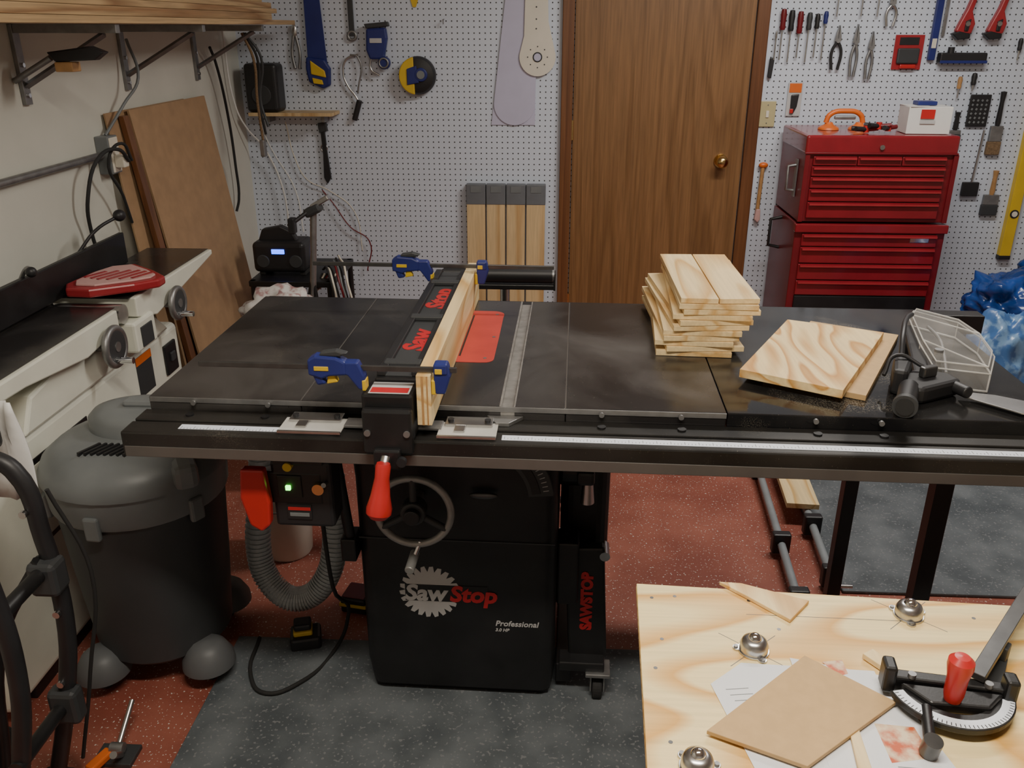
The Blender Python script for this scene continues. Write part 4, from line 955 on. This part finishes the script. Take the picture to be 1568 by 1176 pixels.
for x,z in ((1.775,1.50),(1.91,1.50)):
    g=onwall('ratcheting_clamp',x,z+.08)
    prism(g,'body',[(x-.045,z+.02),(x-.02,z+.005),(x+.025,z+.01),(x+.035,z+.05),(x+.015,z+.10),(x+.03,z+.17),(x+.01,z+.18),(x-.01,z+.11),(x-.03,z+.06)],'Y',4.165,4.195,'redt',.006)
    prism(g,'lower_jaw',[(x-.06,z+.01),(x-.03,z-.015),(x+.02,z-.01),(x+.02,z+.01),(x-.03,z+.02)],'Y',4.16,4.192,'blackp',.004)
    prism(g,'black_grip',[(x-.01,z+.06),(x+.012,z+.07),(x+.006,z+.02),(x-.01,z+.02)],'Y',4.158,4.166,'blackp',.003)
    cyl(g,'pivot',(x,4.157,z+.05),(x,W,z+.05),.010,'steel')
g=onwall('sanding_block',1.785,1.41); box(g,'block',1.683,1.887,4.16,4.205,1.388,1.432,'blackp',.006); box(g,'pad',1.683,1.887,4.155,4.16,1.388,1.40,'blue',.001)
cyl(g,'knob',(1.73,4.175,1.43),(1.73,4.175,1.455),.014,'blackp'); 
g=onwall('surform_plane',1.91,1.185)
box(g,'frame',1.862,1.955,4.19,4.2,1.115,1.255,'blackp',.004)
for i in range(4):
    for j in range(6): box(g,'tooth',1.872+i*.02,1.880+i*.02,4.188,4.1905,1.13+j*.019,1.139+j*.019,'grey',.0005,ry=R(30))
brush('wire_brush',2.005,.99,1.27,.055,'blackp','brist',.06)
brush('paint_brush',2.045,.71,.92,.07,'woodh','greyd',.05)
g=onwall('floor_scraper',1.94,.98)
box(g,'blade',1.90,1.975,4.18,4.2,.80,.865,'blackp',.004); cyl(g,'rod',(1.94,4.19,.86),(1.95,4.19,1.10),.005,'steel')
brush('scrub_brush',1.82,1.03,1.18,.05,'blackp','greyd',.05)
driver(1.80,1.33,1.24,'woodh',.05,.01,'awl'); driver(1.86,1.345,1.27,'blackp',.05,.012,'awl')
driver(2.03,1.49,1.40,'blackp',.05,.01,'awl')
g=onwall('spirit_level',2.16,1.1)
box(g,'body',2.135,2.185,4.175,W,.50,1.72,'yel',.003); box(g,'end_cap',2.133,2.187,4.173,W,.50,.52,'blackp',.003)
for z in (.72,1.1,1.5): cyl(g,'vial_ring',(2.16,4.176,z),(2.16,4.172,z),.02,'blackp'); cyl(g,'vial',(2.16,4.173,z),(2.16,4.170,z),.013,'cream')

g=G('blue_tarp_pile',(2.05,3.4,0))
blob(g,'tarp_base',(2.12,3.45,.27),(.42,.33,.34),'blue2',.35,5,5,flat=.001,seed=2,ridge=True)
blob(g,'tarp_top',(2.14,3.5,.62),(.22,.22,.17),'blue2',.4,5,5,seed=5,ridge=True)
blob(g,'tarp_side',(1.82,3.45,.50),(.15,.16,.12),'blue2',.4,5,5,seed=9,ridge=True)
g=G('paper_towel_pack',(1.62,3.0,0))
blob(g,'pack',(1.62,3.02,.30),(.15,.11,.30),'blue3',.2,4,5,flat=.001,seed=3,ridge=True)

# saw sits about one degree off square to the room
pv=Vector((-.2,1.85,0)); A=R(-1.15); Rm=Matrix.Rotation(A,3,'Z')
for e in SAW:
    e.location=pv+Rm@(Vector(e.location)-pv); e.rotation_euler=(0,0,A)

cd=bpy.data.cameras.new('camera'); cam=bpy.data.objects.new('camera',cd); COL.objects.link(cam)
cd.sensor_width=36; cd.lens=30.17; cd.clip_start=.02
cam.location=(0,0,1.538); cam.rotation_euler=(R(90-22.6),0,R(3))
bpy.context.scene.camera=cam
w=bpy.data.worlds.new('world'); bpy.context.scene.world=w; w.use_nodes=True
w.node_tree.nodes['Background'].inputs[0].default_value=(.6,.65,.75,1); w.node_tree.nodes['Background'].inputs[1].default_value=.1
